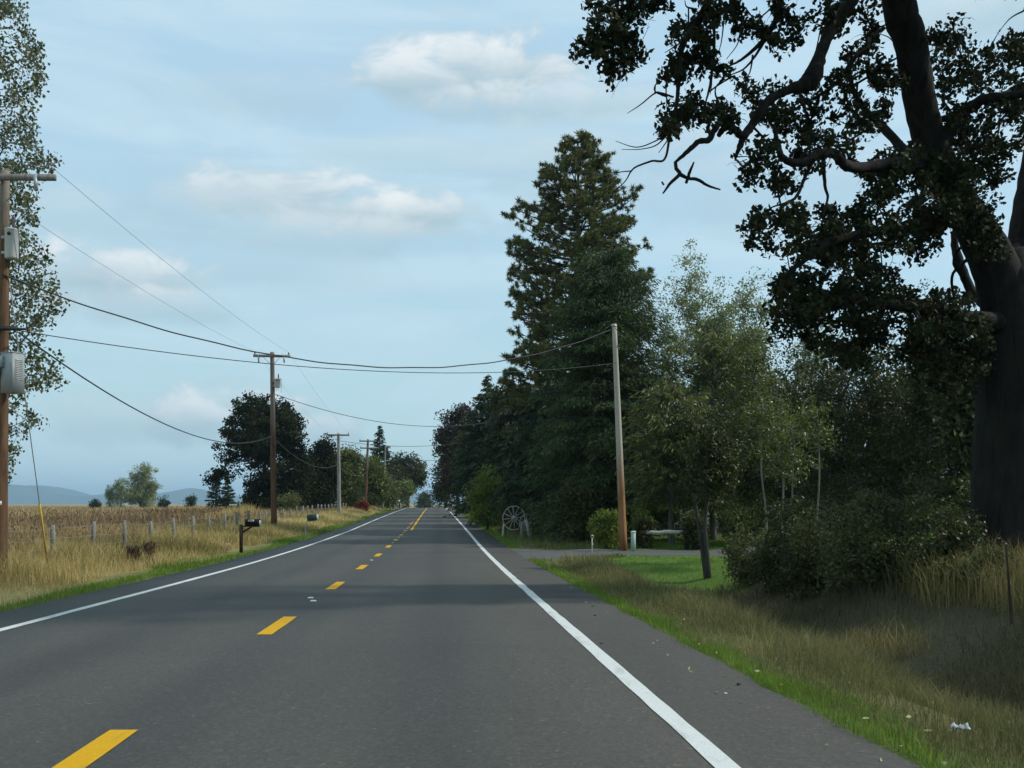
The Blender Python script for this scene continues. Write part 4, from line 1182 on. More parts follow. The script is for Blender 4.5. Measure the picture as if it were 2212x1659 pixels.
# ---- poplar at the left edge
def left_poplar():
    g = np.random.default_rng(31)
    Y0 = 28.0
    base = ground_pt((-70 * DSC - 512) * Y0 / F, Y0)
    root = thing('roadside_poplar', 'tall sparse leaved poplar at the left edge behind the nearest pole', 'tree', base)
    stem = crom(np.array([[*(base - np.array([0, 0, .3])), .26], [*D(-72, 900, 28), .2], [*D(-75, 600, 28), .17], [*D(-80, 250, 28), .12], [*D(-70, -80, 28), .07], [*D(-70, -350, 28), .02]]), 7)
    mbt = MB(); mbt.add(*tube(stem[:, :3], stem[:, 3], 9))
    poly = [(20, -60), (46, 0), (58, 60), (84, 100), (90, 190), (70, 230), (75, 290), (90, 330), (118, 345), (98, 380), (85, 400), (80, 470), (50, 488), (70, 520), (105, 560), (122, 610), (132, 645), (110, 690), (100, 720), (62, 760), (122, 770), (130, 825), (60, 832), (60, 880), (88, 915), (60, 925), (30, 970), (25, 1040), (-160, 1040), (-230, 600), (-180, -60)]
    p = poly_sample(poly, 1250, g)
    tips = np.array([[130, 645], [122, 640], [105, 655], [118, 345], [112, 350], [88, 110], [84, 105], [128, 826], [115, 828], [98, 830], [82, 828], [105, 800], [92, 795], [75, 792], [125, 775], [85, 915], [70, 912], [55, 918], [40, 935], [32, 975], [128, 700 - 40], [115, 670], [85, 680]])
    p = np.concatenate([p, tips])
    C = np.array([D(x, y, g.uniform(26.2, 30.5)) for x, y in p])
    e = grow(stem[6:, :3], stem[6:, 3], C, g, seg=.5, wob=.1, tip=.006, power=.45, stem_pen=.9)
    mbt.add(*frusta(*e, 4))
    part('trunk', mbt, M['grey_bark'], root)
    mbc = MB()
    leaf_cloud(mbc, C, .24, 19, .105, g, 1.0, .8, down=.9)
    part('crown', mbc, M['poplar_leaf'], root)


left_poplar()

# ------------------------------------------------------------------ grass and weeds
def scatter(n, y0, y1, s0, s1, g, pw=1.0):
    u = g.random(n)
    Y = y0 * (y1 / y0) ** u if pw else y0 + (y1 - y0) * u
    S = g.uniform(s0, s1, n)
    X = rx(Y) + S
    return np.stack([X, Y, ground_z(X, Y) - .01], 1), S


def patch(P, sc_, seed):
    """smooth random field 0..1 to clump the grass"""
    g = np.random.default_rng(seed)
    v = np.zeros(len(P))
    for k in range(7):
        a = g.uniform(0, 6.28); f = sc_ * g.uniform(.6, 2.4)
        v += np.sin((P[:, 0] * math.cos(a) + P[:, 1] * math.sin(a)) * f + g.uniform(0, 6.28))
    return np.clip(.5 + v / 5.5, 0, 1)


def grass(name, label_kind, mat, sets):
    mb = MB()
    for (P, H, W, var, lean) in sets:
        V, T = blades(P, H, W, lean)
        mb.add(V, None, T, np.repeat(np.clip(var, 0, 1), 5))
    o = obj(name, mb.mesh(name), mat)
    tag(o, label_kind[0], label_kind[1], kind='stuff')
    return o


g = np.random.default_rng(4)
def drive_mask(P, S): return ~((P[:, 1] > 31.6) & (P[:, 1] < 40) & (S > 4.6) & ((P[:, 1] > 33.6) | (S < 6.0)) & ((P[:, 1] < 38.4) | (S < 6.0)))

def wmin(Y, w): return np.maximum(w, .00065 * Y)

# right verge, short green strip
P, S = scatter(62000, 3.6, 120, 4.60, 5.75, g)
edge = 4.92 + .40 * patch(P, 1.1, 1)
k = (S < edge) & drive_mask(P, S) & (g.random(len(S)) < .3 + 1.0 * patch(P, 1.8, 2)) & (S > 4.62 + .16 * patch(P, 4.0, 3))
P, S = P[k], S[k]
setsG = [(P, g.uniform(.04, .11, len(P)) * (1 + .5 * patch(P, 2, 4)), wmin(P[:, 1], .007), g.normal(.42, .17, len(P)) + .25 * (patch(P, 3, 5) - .5), .5)]
# lawn beyond the ditch, and far green verge
P, S = scatter(42000, 24.5, 50, 6.0, 22, g)
k = drive_mask(P, S) & ~((P[:, 1] > 33.2) & (P[:, 1] < 38.6))
P = P[k]
setsG.append((P, g.uniform(.03, .07, len(P)), wmin(P[:, 1], .02), g.normal(.45, .14, len(P)), .5))
P, S = scatter(9000, 42, 170, 4.7, 8.5, g)
setsG.append((P, g.uniform(.06, .16, len(P)), wmin(P[:, 1], .02), g.normal(.45, .15, len(P)), .5))
# left verge green strip
P, S = scatter(60000, 7.5, 150, -7.2, -4.55, g)
edge = 4.85 + 1.5 * patch(P, .35, 6) * sm(P[:, 1], 10, 30)
k = (-S < edge) & (-S > 4.6 + .12 * patch(P, 3, 7))
P = P[k]
setsG.append((P, g.uniform(.06, .16, len(P)), wmin(P[:, 1], .009), g.normal(.40, .17, len(P)) + .3 * (patch(P, 1.2, 8) - .5), .5))
grass('verge_grass', ('short bright green grass along both pavement edges and the lawn', 'grass'), M['grass_green'], setsG)

# right verge, longer olive and straw grass on the shoulder of the ditch
P, S = scatter(66000, 3.8, 36, 4.95, 7.0, g)
k = drive_mask(P, S) & (g.random(len(S)) < 1.15 - sm(P[:, 1], 22, 32)) & (g.random(len(S)) < .25 + patch(P, 1.5, 9))
P, S = P[k], S[k]
hh = (.09 + .20 * sm(S, 5.2, 6.2)) * g.uniform(.5, 1.4, len(P)) * (.6 + .8 * patch(P, .8, 10))
sets = [(P, hh, wmin(P[:, 1], .006), g.normal(.55, .2, len(P)) + .3 * (patch(P, 1.1, 11) - .5), .55)]
P, S = scatter(9000, 36, 130, 5.4, 9.5, g); k = drive_mask(P, S); P = P[k]
sets.append((P, g.uniform(.1, .35, len(P)), wmin(P[:, 1], .01), g.normal(.4, .2, len(P)), .5))
P, S = scatter(9000, 24, 34, 5.6, 8.0, g); k = drive_mask(P, S) & (patch(P, .9, 12) > .45); P = P[k]
sets.append((P, g.uniform(.05, .14, len(P)), wmin(P[:, 1], .01), g.normal(.45, .2, len(P)), .5))
grass('bank_grass', ('olive and straw coloured grass on the rim of the right ditch', 'grass'), M['grass_olive'], sets)

# ditch: dark matted weeds
P, S = scatter(70000, 4.5, 26, 6.3, 13.5, g)
k = g.random(len(S)) < .3 + patch(P, .9, 13); P, S = P[k], S[k]
cl = patch(P, .9, 14)
sets = [(P, (.14 + .34 * cl) * g.uniform(.5, 1.4, len(P)), wmin(P[:, 1], .008), g.normal(.35, .18, len(P)) + .5 * (patch(P, .7, 15) - .5), .8)]
grass('ditch_weeds', ('dark matted weeds and grass down in the right ditch', 'weeds'), M['ditch_grass'], sets)
# tall dry grass under the oak at the right edge
P, S = scatter(15000, 10, 19.5, 10.6, 15.5, g); k = g.random(len(S)) < .2 + patch(P, 1.0, 16); P = P[k]
P3, S3 = scatter(9000, 14.5, 25, 10.2, 13.0, g); k = patch(P3, 1.3, 44) > .58; P3 = P3[k]
P2, S2 = scatter(16000, 6.0, 17, 6.7, 10.5, g); k = patch(P2, 1.5, 17) > .60; P2 = P2[k]
grass('tall_dry_grass', ('leaning straw coloured grass in tussocks around the great oak and ditch', 'grass'), M['grass_dry'],
      [(P, g.uniform(.35, .95, len(P)), wmin(P[:, 1], .007), g.normal(.3, .2, len(P)), .5), (P3, g.uniform(.3, .95, len(P3)), wmin(P3[:, 1], .007), g.normal(.2, .2, len(P3)), .5), (P2, g.uniform(.12, .42, len(P2)), wmin(P2[:, 1], .006), g.normal(.1, .18, len(P2)), .75)])

# left verge dry grass between pavement and fence
P, S = scatter(95000, 8, 170, -10.8, -5.0, g)
pm = patch(P, .35, 18)
start = 4.9 + 1.2 * pm * sm(P[:, 1], 10, 30)
k = (-S > start) & (g.random(len(S)) < .35 + .9 * patch(P, .9, 19)); P, S, pm = P[k], S[k], pm[k]
hh = (.16 + .32 * sm(-S, 5.4, 7.6)) * g.uniform(.45, 1.35, len(P)) * (.65 + .7 * patch(P, .6, 20))
sets = [(P, hh, wmin(P[:, 1], .008), g.normal(.50, .2, len(P)) + 1.0 * (patch(P, .5, 21) - .5), .45)]
P, S = scatter(30000, 18, 170, -16, -10, g); k = g.random(len(S)) < patch(P, .25, 22) * 1.2; P = P[k]
sets.append((P, g.uniform(.35, .85, len(P)), wmin(P[:, 1], .01), g.normal(.5, .2, len(P)), .4))
grass('roadside_dry_grass', ('tan dry grass between the left road edge and the wire fence', 'grass'), M['grass_dry'], sets)
# straw mound left of the second pole
P, S = scatter(6000, 84, 104, -20.5, -13, g); X0 = P[:, 0] - np.interp(P[:, 1], [84, 104], [-21.5, -26]);
P, S = scatter(14000, 70, 105, -27, -14.5, g)
cl = np.exp(-(((P[:, 0] + 22.0) / 3.2) ** 2 + ((P[:, 1] - 88) / 7) ** 2))
k = cl > .15; P, cl = P[k], cl[k]
grass('straw_mound', ('mound of tall orange tinted straw grass left of the second utility pole', 'grass'), M['grass_dry'], [(P, .5 + 1.25 * cl * g.uniform(.6, 1.1, len(P)), wmin(P[:, 1], .02), g.normal(.55, .12, len(P)), .3)])

# brown weed field beyond the fence
mbw, mbh = MB(), MB()
for n, y0, y1 in ((52000, 17, 120), (38000, 90, 420)):
    u = g.random(n); Y = 1 / (1 / y0 + (1 / y1 - 1 / y0) * u) if y0 < 50 else y0 * (y1 / y0) ** u
    fx = -10.4 - .09 * Y
    X = fx - 1.0 - (g.random(n) ** 1.15) * (Y * .62 + 12)
    P = np.stack([X, Y, ground_z(X, Y) - .02], 1)
    k = X > -(Y * .60 + 6); P = P[k]
    pa = patch(P, .16, 23); 
    k = g.random(len(P)) < .55 + .5 * pa; P, pa = P[k], pa[k]
    H = g.uniform(.4, 1.1, len(P)) * (.85 + .25 * patch(P, .3, 24))
    var = np.clip(.30 + .9 * (patch(P, .09, 25) - .45) + .18 * g.normal(size=len(P)) + .35 * sm(P[:, 1], 45, 160), 0, 1)
    W = np.maximum(.018, .0009 * P[:, 1])
    V, T = blades(P, H, W, .28, g)
    mbw.add(V, None, T, np.repeat(var, 5))
    V2, T2 = blades(P + g.normal(size=P.shape) * np.array([.12, .12, 0]), H * .6, W, .6, g)
    mbw.add(V2, None, T2, np.repeat(np.clip(var + .12, 0, 1), 5))
    k = (g.random(len(P)) < .20) & (P[:, 1] < 95)
    top = V.reshape(-1, 5, 3)[k, 4]
    L = np.maximum(.045, .0011 * top[:, 1])
    V3, Q3 = cards(top, L * 2.0, L, np.tile([[0, 0, 1.0]], (len(top), 1)) + g.normal(size=(len(top), 3)) * .4, g=g)
    mbh.add(V3, Q3, None, np.repeat(np.clip(g.normal(.4, .25, len(top)), 0, 1), 4))
wo = obj('field_weeds', mbw.mesh('field_weeds'), M['weed'])
tag(wo, 'brown dead weeds covering the field behind the wire fence', 'weeds', kind='stuff')
hd = obj('seed_heads', mbh.mesh('seed_heads'), M['weed_head'], wo)
tag(hd, kind='stuff')
# two darker dock clumps in the left verge
for q, (x, Y, lab) in enumerate([(288, 27.5, 'rusty brown dock clump nearest the road in the left verge'), (322, 30.5, 'second rusty brown dock clump, right of the first')]):
    b = gp(x, Y); gg = np.random.default_rng(q)
    root = thing('dock_clump', lab, 'weed clump', b, 'brown dock clumps')
    n = 420; a = gg.uniform(0, 6.28, n); r = .15 * np.sqrt(gg.random(n))
    P = b + np.stack([np.cos(a) * r, np.sin(a) * r, np.zeros(n)], 1)
    mb = MB(); V, T = blades(P, gg.uniform(.3, .62, n), .016, .16, gg); mb.add(V, None, T, np.repeat(np.clip(gg.normal(.22, .15, n), 0, 1), 5))
    part('stems', mb, M['weed'], root)
    mb = MB(); tp = V.reshape(-1, 5, 3)[:, 4][::2]
    V, Q = cards(tp - np.array([0, 0, .05]), .12, .035, np.tile([[0, 0, 1.0]], (len(tp), 1)) + gg.normal(size=(len(tp), 3)) * .2, g=gg); mb.add(V, Q, None, np.repeat(gg.random(len(tp)), 4))
    tag(part('seed_heads', mb, M['weed_head'], root), kind='stuff')
# fallen leaves on the right verge
P, S = scatter(120, 3.8, 24, 4.2, 6.0, g); P[:, 2] = np.where(S < 4.7, rz(P[:, 1]) - .0042 * S + .008, ground_z(P[:, 0], P[:, 1]) + .06)
n = len(P); dv = g.normal(size=(n, 3)); dv[:, 2] *= .15
mb = MB(); V, Q = cards(P, g.uniform(.03, .06, n), g.uniform(.018, .035, n), dv, g=g)
mb.add(V, Q, None, np.repeat(g.random(n), 4))
tag(obj('fallen_leaves', mb.mesh('fallen_leaves'), M['fallen']), 'scattered yellow fallen leaves on the right shoulder and verge', 'leaves', kind='stuff')

mb = MB()
for q in range(6):
    y = float(g.uniform(5, 26)); sx_ = float(g.uniform(3.75, 4.75)); c = np.array([float(rx(y)) + sx_, y, float(rz(y)) - .0042 * sx_ + .006])
    V, Q_, T_ = box((0, 0, 0), (.02 + .03 * g.random(), .015 + .02 * g.random(), .008 + .008 * g.random()), rotz(g.uniform(0, 3)), .008)
    mb.add(V + g.normal(size=V.shape) * .004 + c, Q_, T_, g.random())
tag(obj('road_debris', mb.mesh('road_debris'), M['dark_wood']), 'dark clods and bark bits scattered on the right shoulder', 'debris', kind='stuff')

# ------------------------------------------------------------------ utility poles
def insulator(c, h=.16, r=.05):
    z = np.array([0, .04, .05, .08, .09, .12, .13, .16]) * h / .16
    rr = np.array([.5, .5, 1.0, .75, 1.0, .6, .8, .3]) * r
    return tube(np.stack([np.full(8, c[0]), np.full(8, c[1]), c[2] + z], 1), rr, 10)


def crossarm(root, c, half, yaw, mat, ins=(-1, 1), size=(.10, .12)):
    R = rotz(yaw)
    mb = MB(); mb.add(*box(c, (2 * half, size[0], size[1]), R, .012))
    a = part('crossarm', mb, mat, root)
    tips = []
    for k in ins:
        p = np.asarray(c, float) + R @ np.array([k * (half - .09), 0, size[1] / 2])
        m2 = MB(); m2.add(*insulator(p)); part('insulator', m2, M['ceramic'], root, a, True)
        tips.append(p + np.array([0, 0, .17]))
    return a, tips


def transformer(root, c, r, h):
    """c = bottom centre of the tank"""
    mb = MB()
    z = np.array([0, .02, .03, h * .93, h * .94, h * .97, h]); rr = np.array([.86, .96, 1, 1, 1.06, 1.06, .7]) * r
    mb.add(*tube(np.stack([np.full(7, c[0]), np.full(7, c[1]), c[2] + z], 1), rr, 20))
    tk = part('transformer_tank', mb, M['tank'], root, None, False)
    mb = MB(); mb.add(*tube(np.stack([np.full(9, c[0] + r * .3), np.full(9, c[1]), c[2] + h + np.linspace(0, .3, 9)], 1), np.array([.045, .03, .05, .03, .05, .03, .045, .025, .02]), 10))
    part('bushing', mb, M['ceramic'], root, tk, True)
    mb = MB()
    for k in (-.3, .25): mb.add(*tube(np.array([[c[0] + r * k, c[1] - r * .3, c[2]], [c[0] + r * k, c[1] - r * .3, c[2] - .06], [c[0] + r * k * 1.2, c[1] - r * .2, c[2] - .22]]), .011, 6))
    mb.add(*tube(crom(np.array([[c[0] + r * .55, c[1] - .1, c[2] + h], [c[0] + r * 1.35, c[1] - .1, c[2] + h * .92], [c[0] + r * 1.4, c[1] - .05, c[2] + h * .3], [c[0] + r * 1.1, c[1], c[2] - .3]]), 5), .009, 5))
    part('lead_wire', mb, M['wire'], root, tk)
    mb = MB(); cc = np.array([c[0] + r * .12, c[1] - r * 1.0, c[2] + h * .78])
    mb.add(*tube(np.array([cc, cc + np.array([0, -.02, 0])]), .04, 12)); part('gauge', mb, M['black_print'], root, tk)
    for fz in (.7, .2):
        mb = MB(); mb.add(*box((c[0] - r * .95, c[1], c[2] + h * fz), (.16, .08, .06))); part('bracket', mb, M['galv'], root, tk)


def pole(label, base, H, r0, r1, mat, lean=(0, 0), group='wooden utility poles along the left verge', name='utility_pole'):
    root = thing(name, label, 'utility pole', base, group)
    n = 12; u = np.linspace(0, 1, n)
    P = np.asarray(base) + np.stack([u * lean[0], u * lean[1], u * H], 1); P[0, 2] -= .25
    mb = MB(); mb.add(*tube(P, r0 + (r1 - r0) * u, 14))
    part('shaft', mb, mat, root, None, True)
    return root, P[-1]


wires = []
# nearest pole, left edge of the view
b1 = gp(0, 22.0); top1z = ztop(368, 22)
p1, t1 = pole('nearest brown utility pole at the left edge with metal cabinet and transformer', b1, top1z - b1[2], .15, .092, M['pole_brown'], (D(11, 368, 22)[0] - b1[0], 0))
c1 = np.array([t1[0], 22 - .16, ztop(388, 22)])
a1, tips1 = crossarm(p1, c1, 1.18, math.radians(1), M['old_wood'])
mb = MB(); px_ = c1[0] + .78
mb.add(*tube(np.array([[px_, 21.74, c1[2] + .03], [px_ + .03, 21.74, c1[2] - .32]]), np.array([.035, .045]), 10)); part('fuse_cutout', mb, M['galv'], p1)
mb = MB(); mb.add(*tube(crom(np.array([[px_ + .03, 21.72, c1[2] - .32], [px_ + .06, 21.7, c1[2] - .5], [px_ - .1, 21.7, c1[2] - .7], [c1[0] + .3, 21.8, c1[2] - 1.0]]), 5), .008, 5)); part('jumper_wire', mb, M['wire'], p1)
for k in (-1, 1):
    mb = MB(); mb.add(*tube(np.array([[c1[0] + k * .55, 21.86, c1[2] - .06], [c1[0] + k * .08, 21.9, c1[2] - .5]]), .014, 6)); part('brace', mb, M['galv'], p1)
transformer(p1, (D(30, 562, 22)[0], 21.9, ztop(562, 22)), .14, wid(66, 22))
# grey equipment cabinet
cx0 = D(16, 0, 22)[0]; zc0, zc1 = ztop(852, 22), ztop(768, 22)
mb = MB(); R = rotz(math.radians(-22)); cc = np.array([cx0 + .235, 21.76, (zc0 + zc1) / 2]); mb.add(*box(cc, (.35, .32, zc1 - zc0), R, .006))
cab = part('cabinet', mb, M['cabinet'], p1)
mb = MB(); mb.add(*box(cc + np.array([0, 0, (zc1 - zc0) / 2 + .012]), (.365, .335, .02), R, .006)); part('cabinet_lid', mb, M['cabinet'], p1, cab)
for q in range(12):
    mb = MB(); mb.add(*box(cc + R @ np.array([.178, .0, .28 - q * .038]), (.012, .2, .016), R @ roty(.5))); part('vent_louvre', mb, M['galv'], p1, cab)
mb = MB(); mb.add(*box(cc + R @ np.array([-.12, -.19, .24]), (.11, .06, .24), R, .008)); part('meter_box', mb, M['cabinet'], p1, cab)
mb = MB(); q0 = cc + R @ np.array([-.12, -.19, .12]); mb.add(*tube(crom(np.array([q0, q0 + [0, 0, -.12], q0 + [-.05, .03, -.22], q0 + [-.12, .1, -.3]]), 4), .014, 6)); part('conduit', mb, M['wire'], p1, cab)
mb = MB(); zz = ztop(712, 22); mb.add(*tube(np.array([[c1[0] - .3, 21.82, zz], [c1[0] + .55, 21.82, zz - .02]]), .03, 8)); mb.add(*box((c1[0] + .1, 21.84, zz), (.5, .06, .09))); part('cable_bracket', mb, M['wire'], p1)
mb = MB(); mb.add(*box((b1[0] + .06, 21.83, ztop(1087, 22)), (.12, .015, .09))); part('tag_plate', mb, M['white_paint'], p1)
anc = gp(104, 26.0) ; gtop = np.array([t1[0] + .03, 22.0, ztop(560, 22)])
mid = gtop + (anc - gtop) * .70
mb = MB(); mb.add(*tube(np.array([gtop, mid, anc - np.array([0, 0, .1])]), .012, 5)); gw = part('guy_wire', mb, M['wire_light'], p1)
mb = MB(); mb.add(*tube(np.array([gtop + (anc - gtop) * .765, anc]), .028, 8)); part('guy_guard', mb, M['yellow_plastic'], p1, gw)

# second pole
b2 = gp(592, 60); top2 = ztop(761, 60)
p2, t2 = pole('second utility pole, red brown with crossarm and white transformer, before the left oak', b2, top2 - b2[2], .19, .125, M['pole_red'], (D(588, 0, 60)[0] - b2[0], 0))
c2 = np.array([t2[0] + .02, 59.8, ztop(770, 60)])
a2, tips2 = crossarm(p2, c2, 1.08, math.radians(6), M['old_wood'], (-1, 1), (.12, .15))
for k in (-1, 1):
    mb = MB(); mb.add(*tube(np.array([[c2[0] + k * .5, 59.8, c2[2] - .08], [c2[0] + k * .1, 59.84, c2[2] - .48]]), .016, 6)); part('brace', mb, M['galv'], p2)
for k in (-.78, .74):
    mb = MB(); mb.add(*tube(np.array([[c2[0] + k, 59.7, c2[2] + .02], [c2[0] + k + .03, 59.7, c2[2] - .42]]), np.array([.05, .045]), 8)); part('fuse_cutout', mb, M['galv'], p2)
transformer(p2, (t2[0] + .36, 59.8, ztop(838, 60)), .19, wid(19, 60))
# third pole, grey
b3 = gp(733, 98); p3, t3 = pole('third utility pole, pale grey with single crossarm, right of the left oak', b3, ztop(936, 98) - b3[2], .2, .14, M['pole_grey'], (D(731, 0, 98)[0] - b3[0], 0))
c3 = np.array([t3[0], 97.8, ztop(940, 98)]); a3, tips3 = crossarm(p3, c3, 1.1, math.radians(5), M['old_wood'], (-1, 1), (.13, .16))
for k in (-1, 1):
    mb = MB(); mb.add(*tube(np.array([[c3[0] + k * .5, 97.8, c3[2] - .08], [c3[0] + k * .1, 97.84, c3[2] - .5]]), .02, 6)); part('brace', mb, M['galv'], p3)
# fourth pole with two arms
b4 = gp(789, 136); p4, t4 = pole('fourth utility pole with two crossarms near the red shrub', b4, ztop(949, 136) - b4[2], .2, .15, M['pole_red'], (D(795, 0, 136)[0] - b4[0], 0))
c4 = np.array([t4[0], 135.8, ztop(953, 136)]); a4, tips4 = crossarm(p4, c4, 1.15, math.radians(3), M['old_wood'], (-1, 1), (.15, .18))
crossarm(p4, c4 - np.array([0, 0, .95]), 1.05, math.radians(3), M['old_wood'], (-1,), (.15, .18))
# fifth: thin pale pole; sixth far beyond the crest
b5 = gp(826, 150); p5, t5 = pole('fifth pole, thin and pale without crossarm, before the spruce', b5, ztop(962, 150) - b5[2], .15, .11, M['pole_grey'], (D(833, 0, 150)[0] - b5[0], 0))
mb = MB(); mb.add(*box((t5[0] + .35, 150, t5[2] - .2), (.9, .1, .1))); part('bracket_arm', mb, M['old_wood'], p5)
b6 = gp(877, 228); p6, t6 = pole('farthest utility pole, small beside the road crest', b6, ztop(1041, 228) - b6[2], .2, .15, M['pole_grey'])
crossarm(p6, t6 - np.array([0, .2, .2]), 1.2, 0, M['old_wood'], (-1, 1), (.16, .2))
# leaning service pole at the driveway
b7 = gpy(1347, 1191); Y7 = b7[1]; t7x = D(1327, 0, Y7)[0]
p7, t7 = pole('leaning two tone service pole beside the driveway entrance', b7, ztop(700, Y7) - b7[2], .15, .085, M['pole_two_tone'], (t7x - b7[0], 0), group=None, name='service_pole')
mb = MB(); mb.add(*tube(np.array([[t7[0] - .02, Y7, t7[2] - .1], [t7[0], Y7, t7[2] - .04]]), .11, 12)); part('band', mb, M['galv'], p7)
mb = MB(); mb.add(*tube(crom(np.array([t7 + [.02, -.1, -.15], t7 + [.2, -.15, -.4], t7 + [.28, -.1, -.3], t7 + [.08, -.1, -.9]]), 5), .012, 5)); part('drip_loop', mb, M['wire'], p7)
# service pole among the firs that takes the crossing wires
b8 = gp(1100, 80); p8, t8 = pole('service pole hidden among the firs across the road', b8, 8.6, .14, .1, M['pole_grey'], group=None, name='service_pole')
b9 = gp(1003, 122); p9, t9 = pole('service pole hidden among the dark trees near the crest', b9, 8.8, .14, .1, M['pole_grey'], group=None, name='service_pole')


def wire(name, label, A, B, sag, r, mat='wire', wob=0.0, n=28, group='overhead wires'):
    A = np.asarray(A, float); B = np.asarray(B, float)
    u = np.linspace(0, 1, n)
    P = A + (B - A) * u[:, None]; P[:, 2] -= 4 * sag * u * (1 - u)
    if wob: P[:, 2] += wob * np.sin(u * 60)
    mb = MB(); mb.add(*tube(P, r, 5))
    return tag(obj(name, mb.mesh(name), M[mat]), label, 'wire', group)


wire('power_line', 'thin power wire on the right crossarm tips of the two nearest poles', tips1[1], tips2[1], .25, .0055, 'wire_light')
wire('power_line', 'thin power wire on the left crossarm tips of the two nearest poles', tips1[0], tips2[0], .25, .0055, 'wire_light')
wire('power_line', 'power wire leaving the nearest pole towards the viewer', tips1[1], tips1[1] + np.array([2.2, -16, .1]), .1, .0055, 'wire_light')
wire('power_line', 'thin wire from second to third pole, right side', tips2[1], tips3[1], .3, .0055, 'wire_light')
wire('power_line', 'thin wire from second to third pole, left side', tips2[0], tips3[0], .3, .0055, 'wire_light')
wire('service_cable', 'thick twisted cable from the nearest pole across the road to the leaning pole', (t1[0], 21.85, ztop(596, 22)), t7 + np.array([-.08, -.05, -.2]), 1.72, .018, wob=.01, n=120)
wire('telephone_line', 'lower thin cable from the nearest pole across to the leaning pole', (t1[0] + .3, 21.8, ztop(716, 22)), (D(1331, 0, Y7)[0], Y7 - .1, ztop(785, Y7)), .62, .011)
wire('telephone_line', 'thick sagging cable from the nearest pole to the second pole', (t1[0] + .4, 21.8, ztop(722, 22)), (D(590, 0, 60)[0], 59.85, ztop(941, 60)), 1.25, .02)
wire('telephone_line', 'sagging cable from the second pole to the third', (D(590, 0, 60)[0], 59.85, ztop(944, 60)), (t3[0], 97.8, ztop(1003, 98)), .95, .022)
wire('telephone_line', 'sagging cable from the third pole to the fourth', (t3[0], 97.8, ztop(1003, 98)), (t4[0], 135.8, ztop(1018, 136)), .9, .03)
wire('service_cable', 'cable crossing the road from the second pole into the firs', (t2[0] + .05, 59.9, ztop(850, 60)), t8 + np.array([0, 0, -.2]), 1.25, .019)
wire('service_cable', 'cable crossing the road from the third pole towards the crest trees', (t3[0], 97.9, ztop(952, 98)), t9 + np.array([0, 0, -.1]), .55, .023)
wire('service_cable', 'far cable crossing the road before the crest', (t5[0], 150, t5[2] - 1.5), (D(985, 0, 150)[0], 152, ztop(990, 150)), .45, .03)

# ------------------------------------------------------------------ wire fence along the left field
fy = [24.4, 28.2, 31.6, 35.0, 38.4, 42.0, 45.4, 49.0, 52.8, 56.5, 60.2, 63.9, 66.9, 71.0, 74.8, 78.9, 83, 87, 91, 95, 99.5, 103.5, 107.5, 111.5, 115.5, 119.5, 123.5, 128, 132, 136, 140]
fb = ground_pt(-10.4 - .09 * fy[0], fy[0])
fence = thing('wire_fence', 'weathered post and wire fence along the left field', 'fence', fb)
g = np.random.default_rng(8)
heads = []
for y in fy:
    b = ground_pt(-10.4 - .09 * y, y); h = 1.10 + g.normal(0, .04); r = g.uniform(.065, .085)
    ln = g.normal(0, .035, 2)
    P = np.array([b - [0, 0, .15], b + [0, 0, .02], b + [ln[0] * .5, ln[1] * .5, h * .5], b + [ln[0], ln[1], h]])
    mb = MB(); mb.add(*tube(P, np.array([r * 1.05, r * 1.03, r, r * .93]), 8)); part('post', mb, M['post_wood'], fence)
    heads.append(P)
for f in (.35, .62, .9):
    P = []
    for q in range(len(heads)):
        a = heads[q][1] + (heads[q][3] - heads[q][1]) * f + np.array([.06, 0, 0])
        P.append(a)
        if q + 1 < len(heads):
            c = heads[q + 1][1] + (heads[q + 1][3] - heads[q + 1][1]) * f + np.array([.06, 0, 0])
            P.append((a + c) / 2 - np.array([0, 0, .03]))
    mb = MB(); mb.add(*tube(np.array(P), .005, 4)); part('fence_wire', mb, M['wire_light'], fence)

# ------------------------------------------------------------------ mailboxes
def mailbox_body(c, L, w, h, R):
    """arched tin box, long axis along local x"""
    a = np.linspace(0, math.pi, 9)
    prof = [(-w / 2, 0)] + [(-w / 2 * math.cos(q), h - w / 2 + w / 2 * math.sin(q)) for q in a] + [(w / 2, 0)]
    prof = np.array(prof); n = len(prof)
    V = np.concatenate([np.stack([np.full(n, x), prof[:, 0], prof[:, 1]], 1) for x in (-L / 2, L / 2)] + [np.array([[-L / 2, 0, h * .45], [L / 2, 0, h * .45]])])
    Q = [(i, (i + 1) % n, n + (i + 1) % n, n + i) for i in range(n)]
    T = [(2 * n, (i + 1) % n, i) for i in range(n)] + [(2 * n + 1, n + i, n + (i + 1) % n) for i in range(n)]
    return V @ R.T + np.asarray(c), Q, T


def text_mesh(s, size, M4):
    cu = bpy.data.curves.new('txt', 'FONT'); cu.body = s; cu.size = size; cu.align_x = 'CENTER'; cu.align_y = 'CENTER'; cu.extrude = .002
    o = bpy.data.objects.new('txt', cu); COL.objects.link(o)
    dg = bpy.context.evaluated_depsgraph_get()
    me = bpy.data.meshes.new_from_object(o.evaluated_get(dg))
    bpy.data.objects.remove(o); bpy.data.curves.remove(cu)
    n = len(me.vertices); co = np.zeros(n * 3); me.vertices.foreach_get('co', co)
    co = co.reshape(-1, 3) @ np.asarray(M4[0]).T + np.asarray(M4[1])
    me.vertices.foreach_set('co', co.ravel()); me.update()
    return me


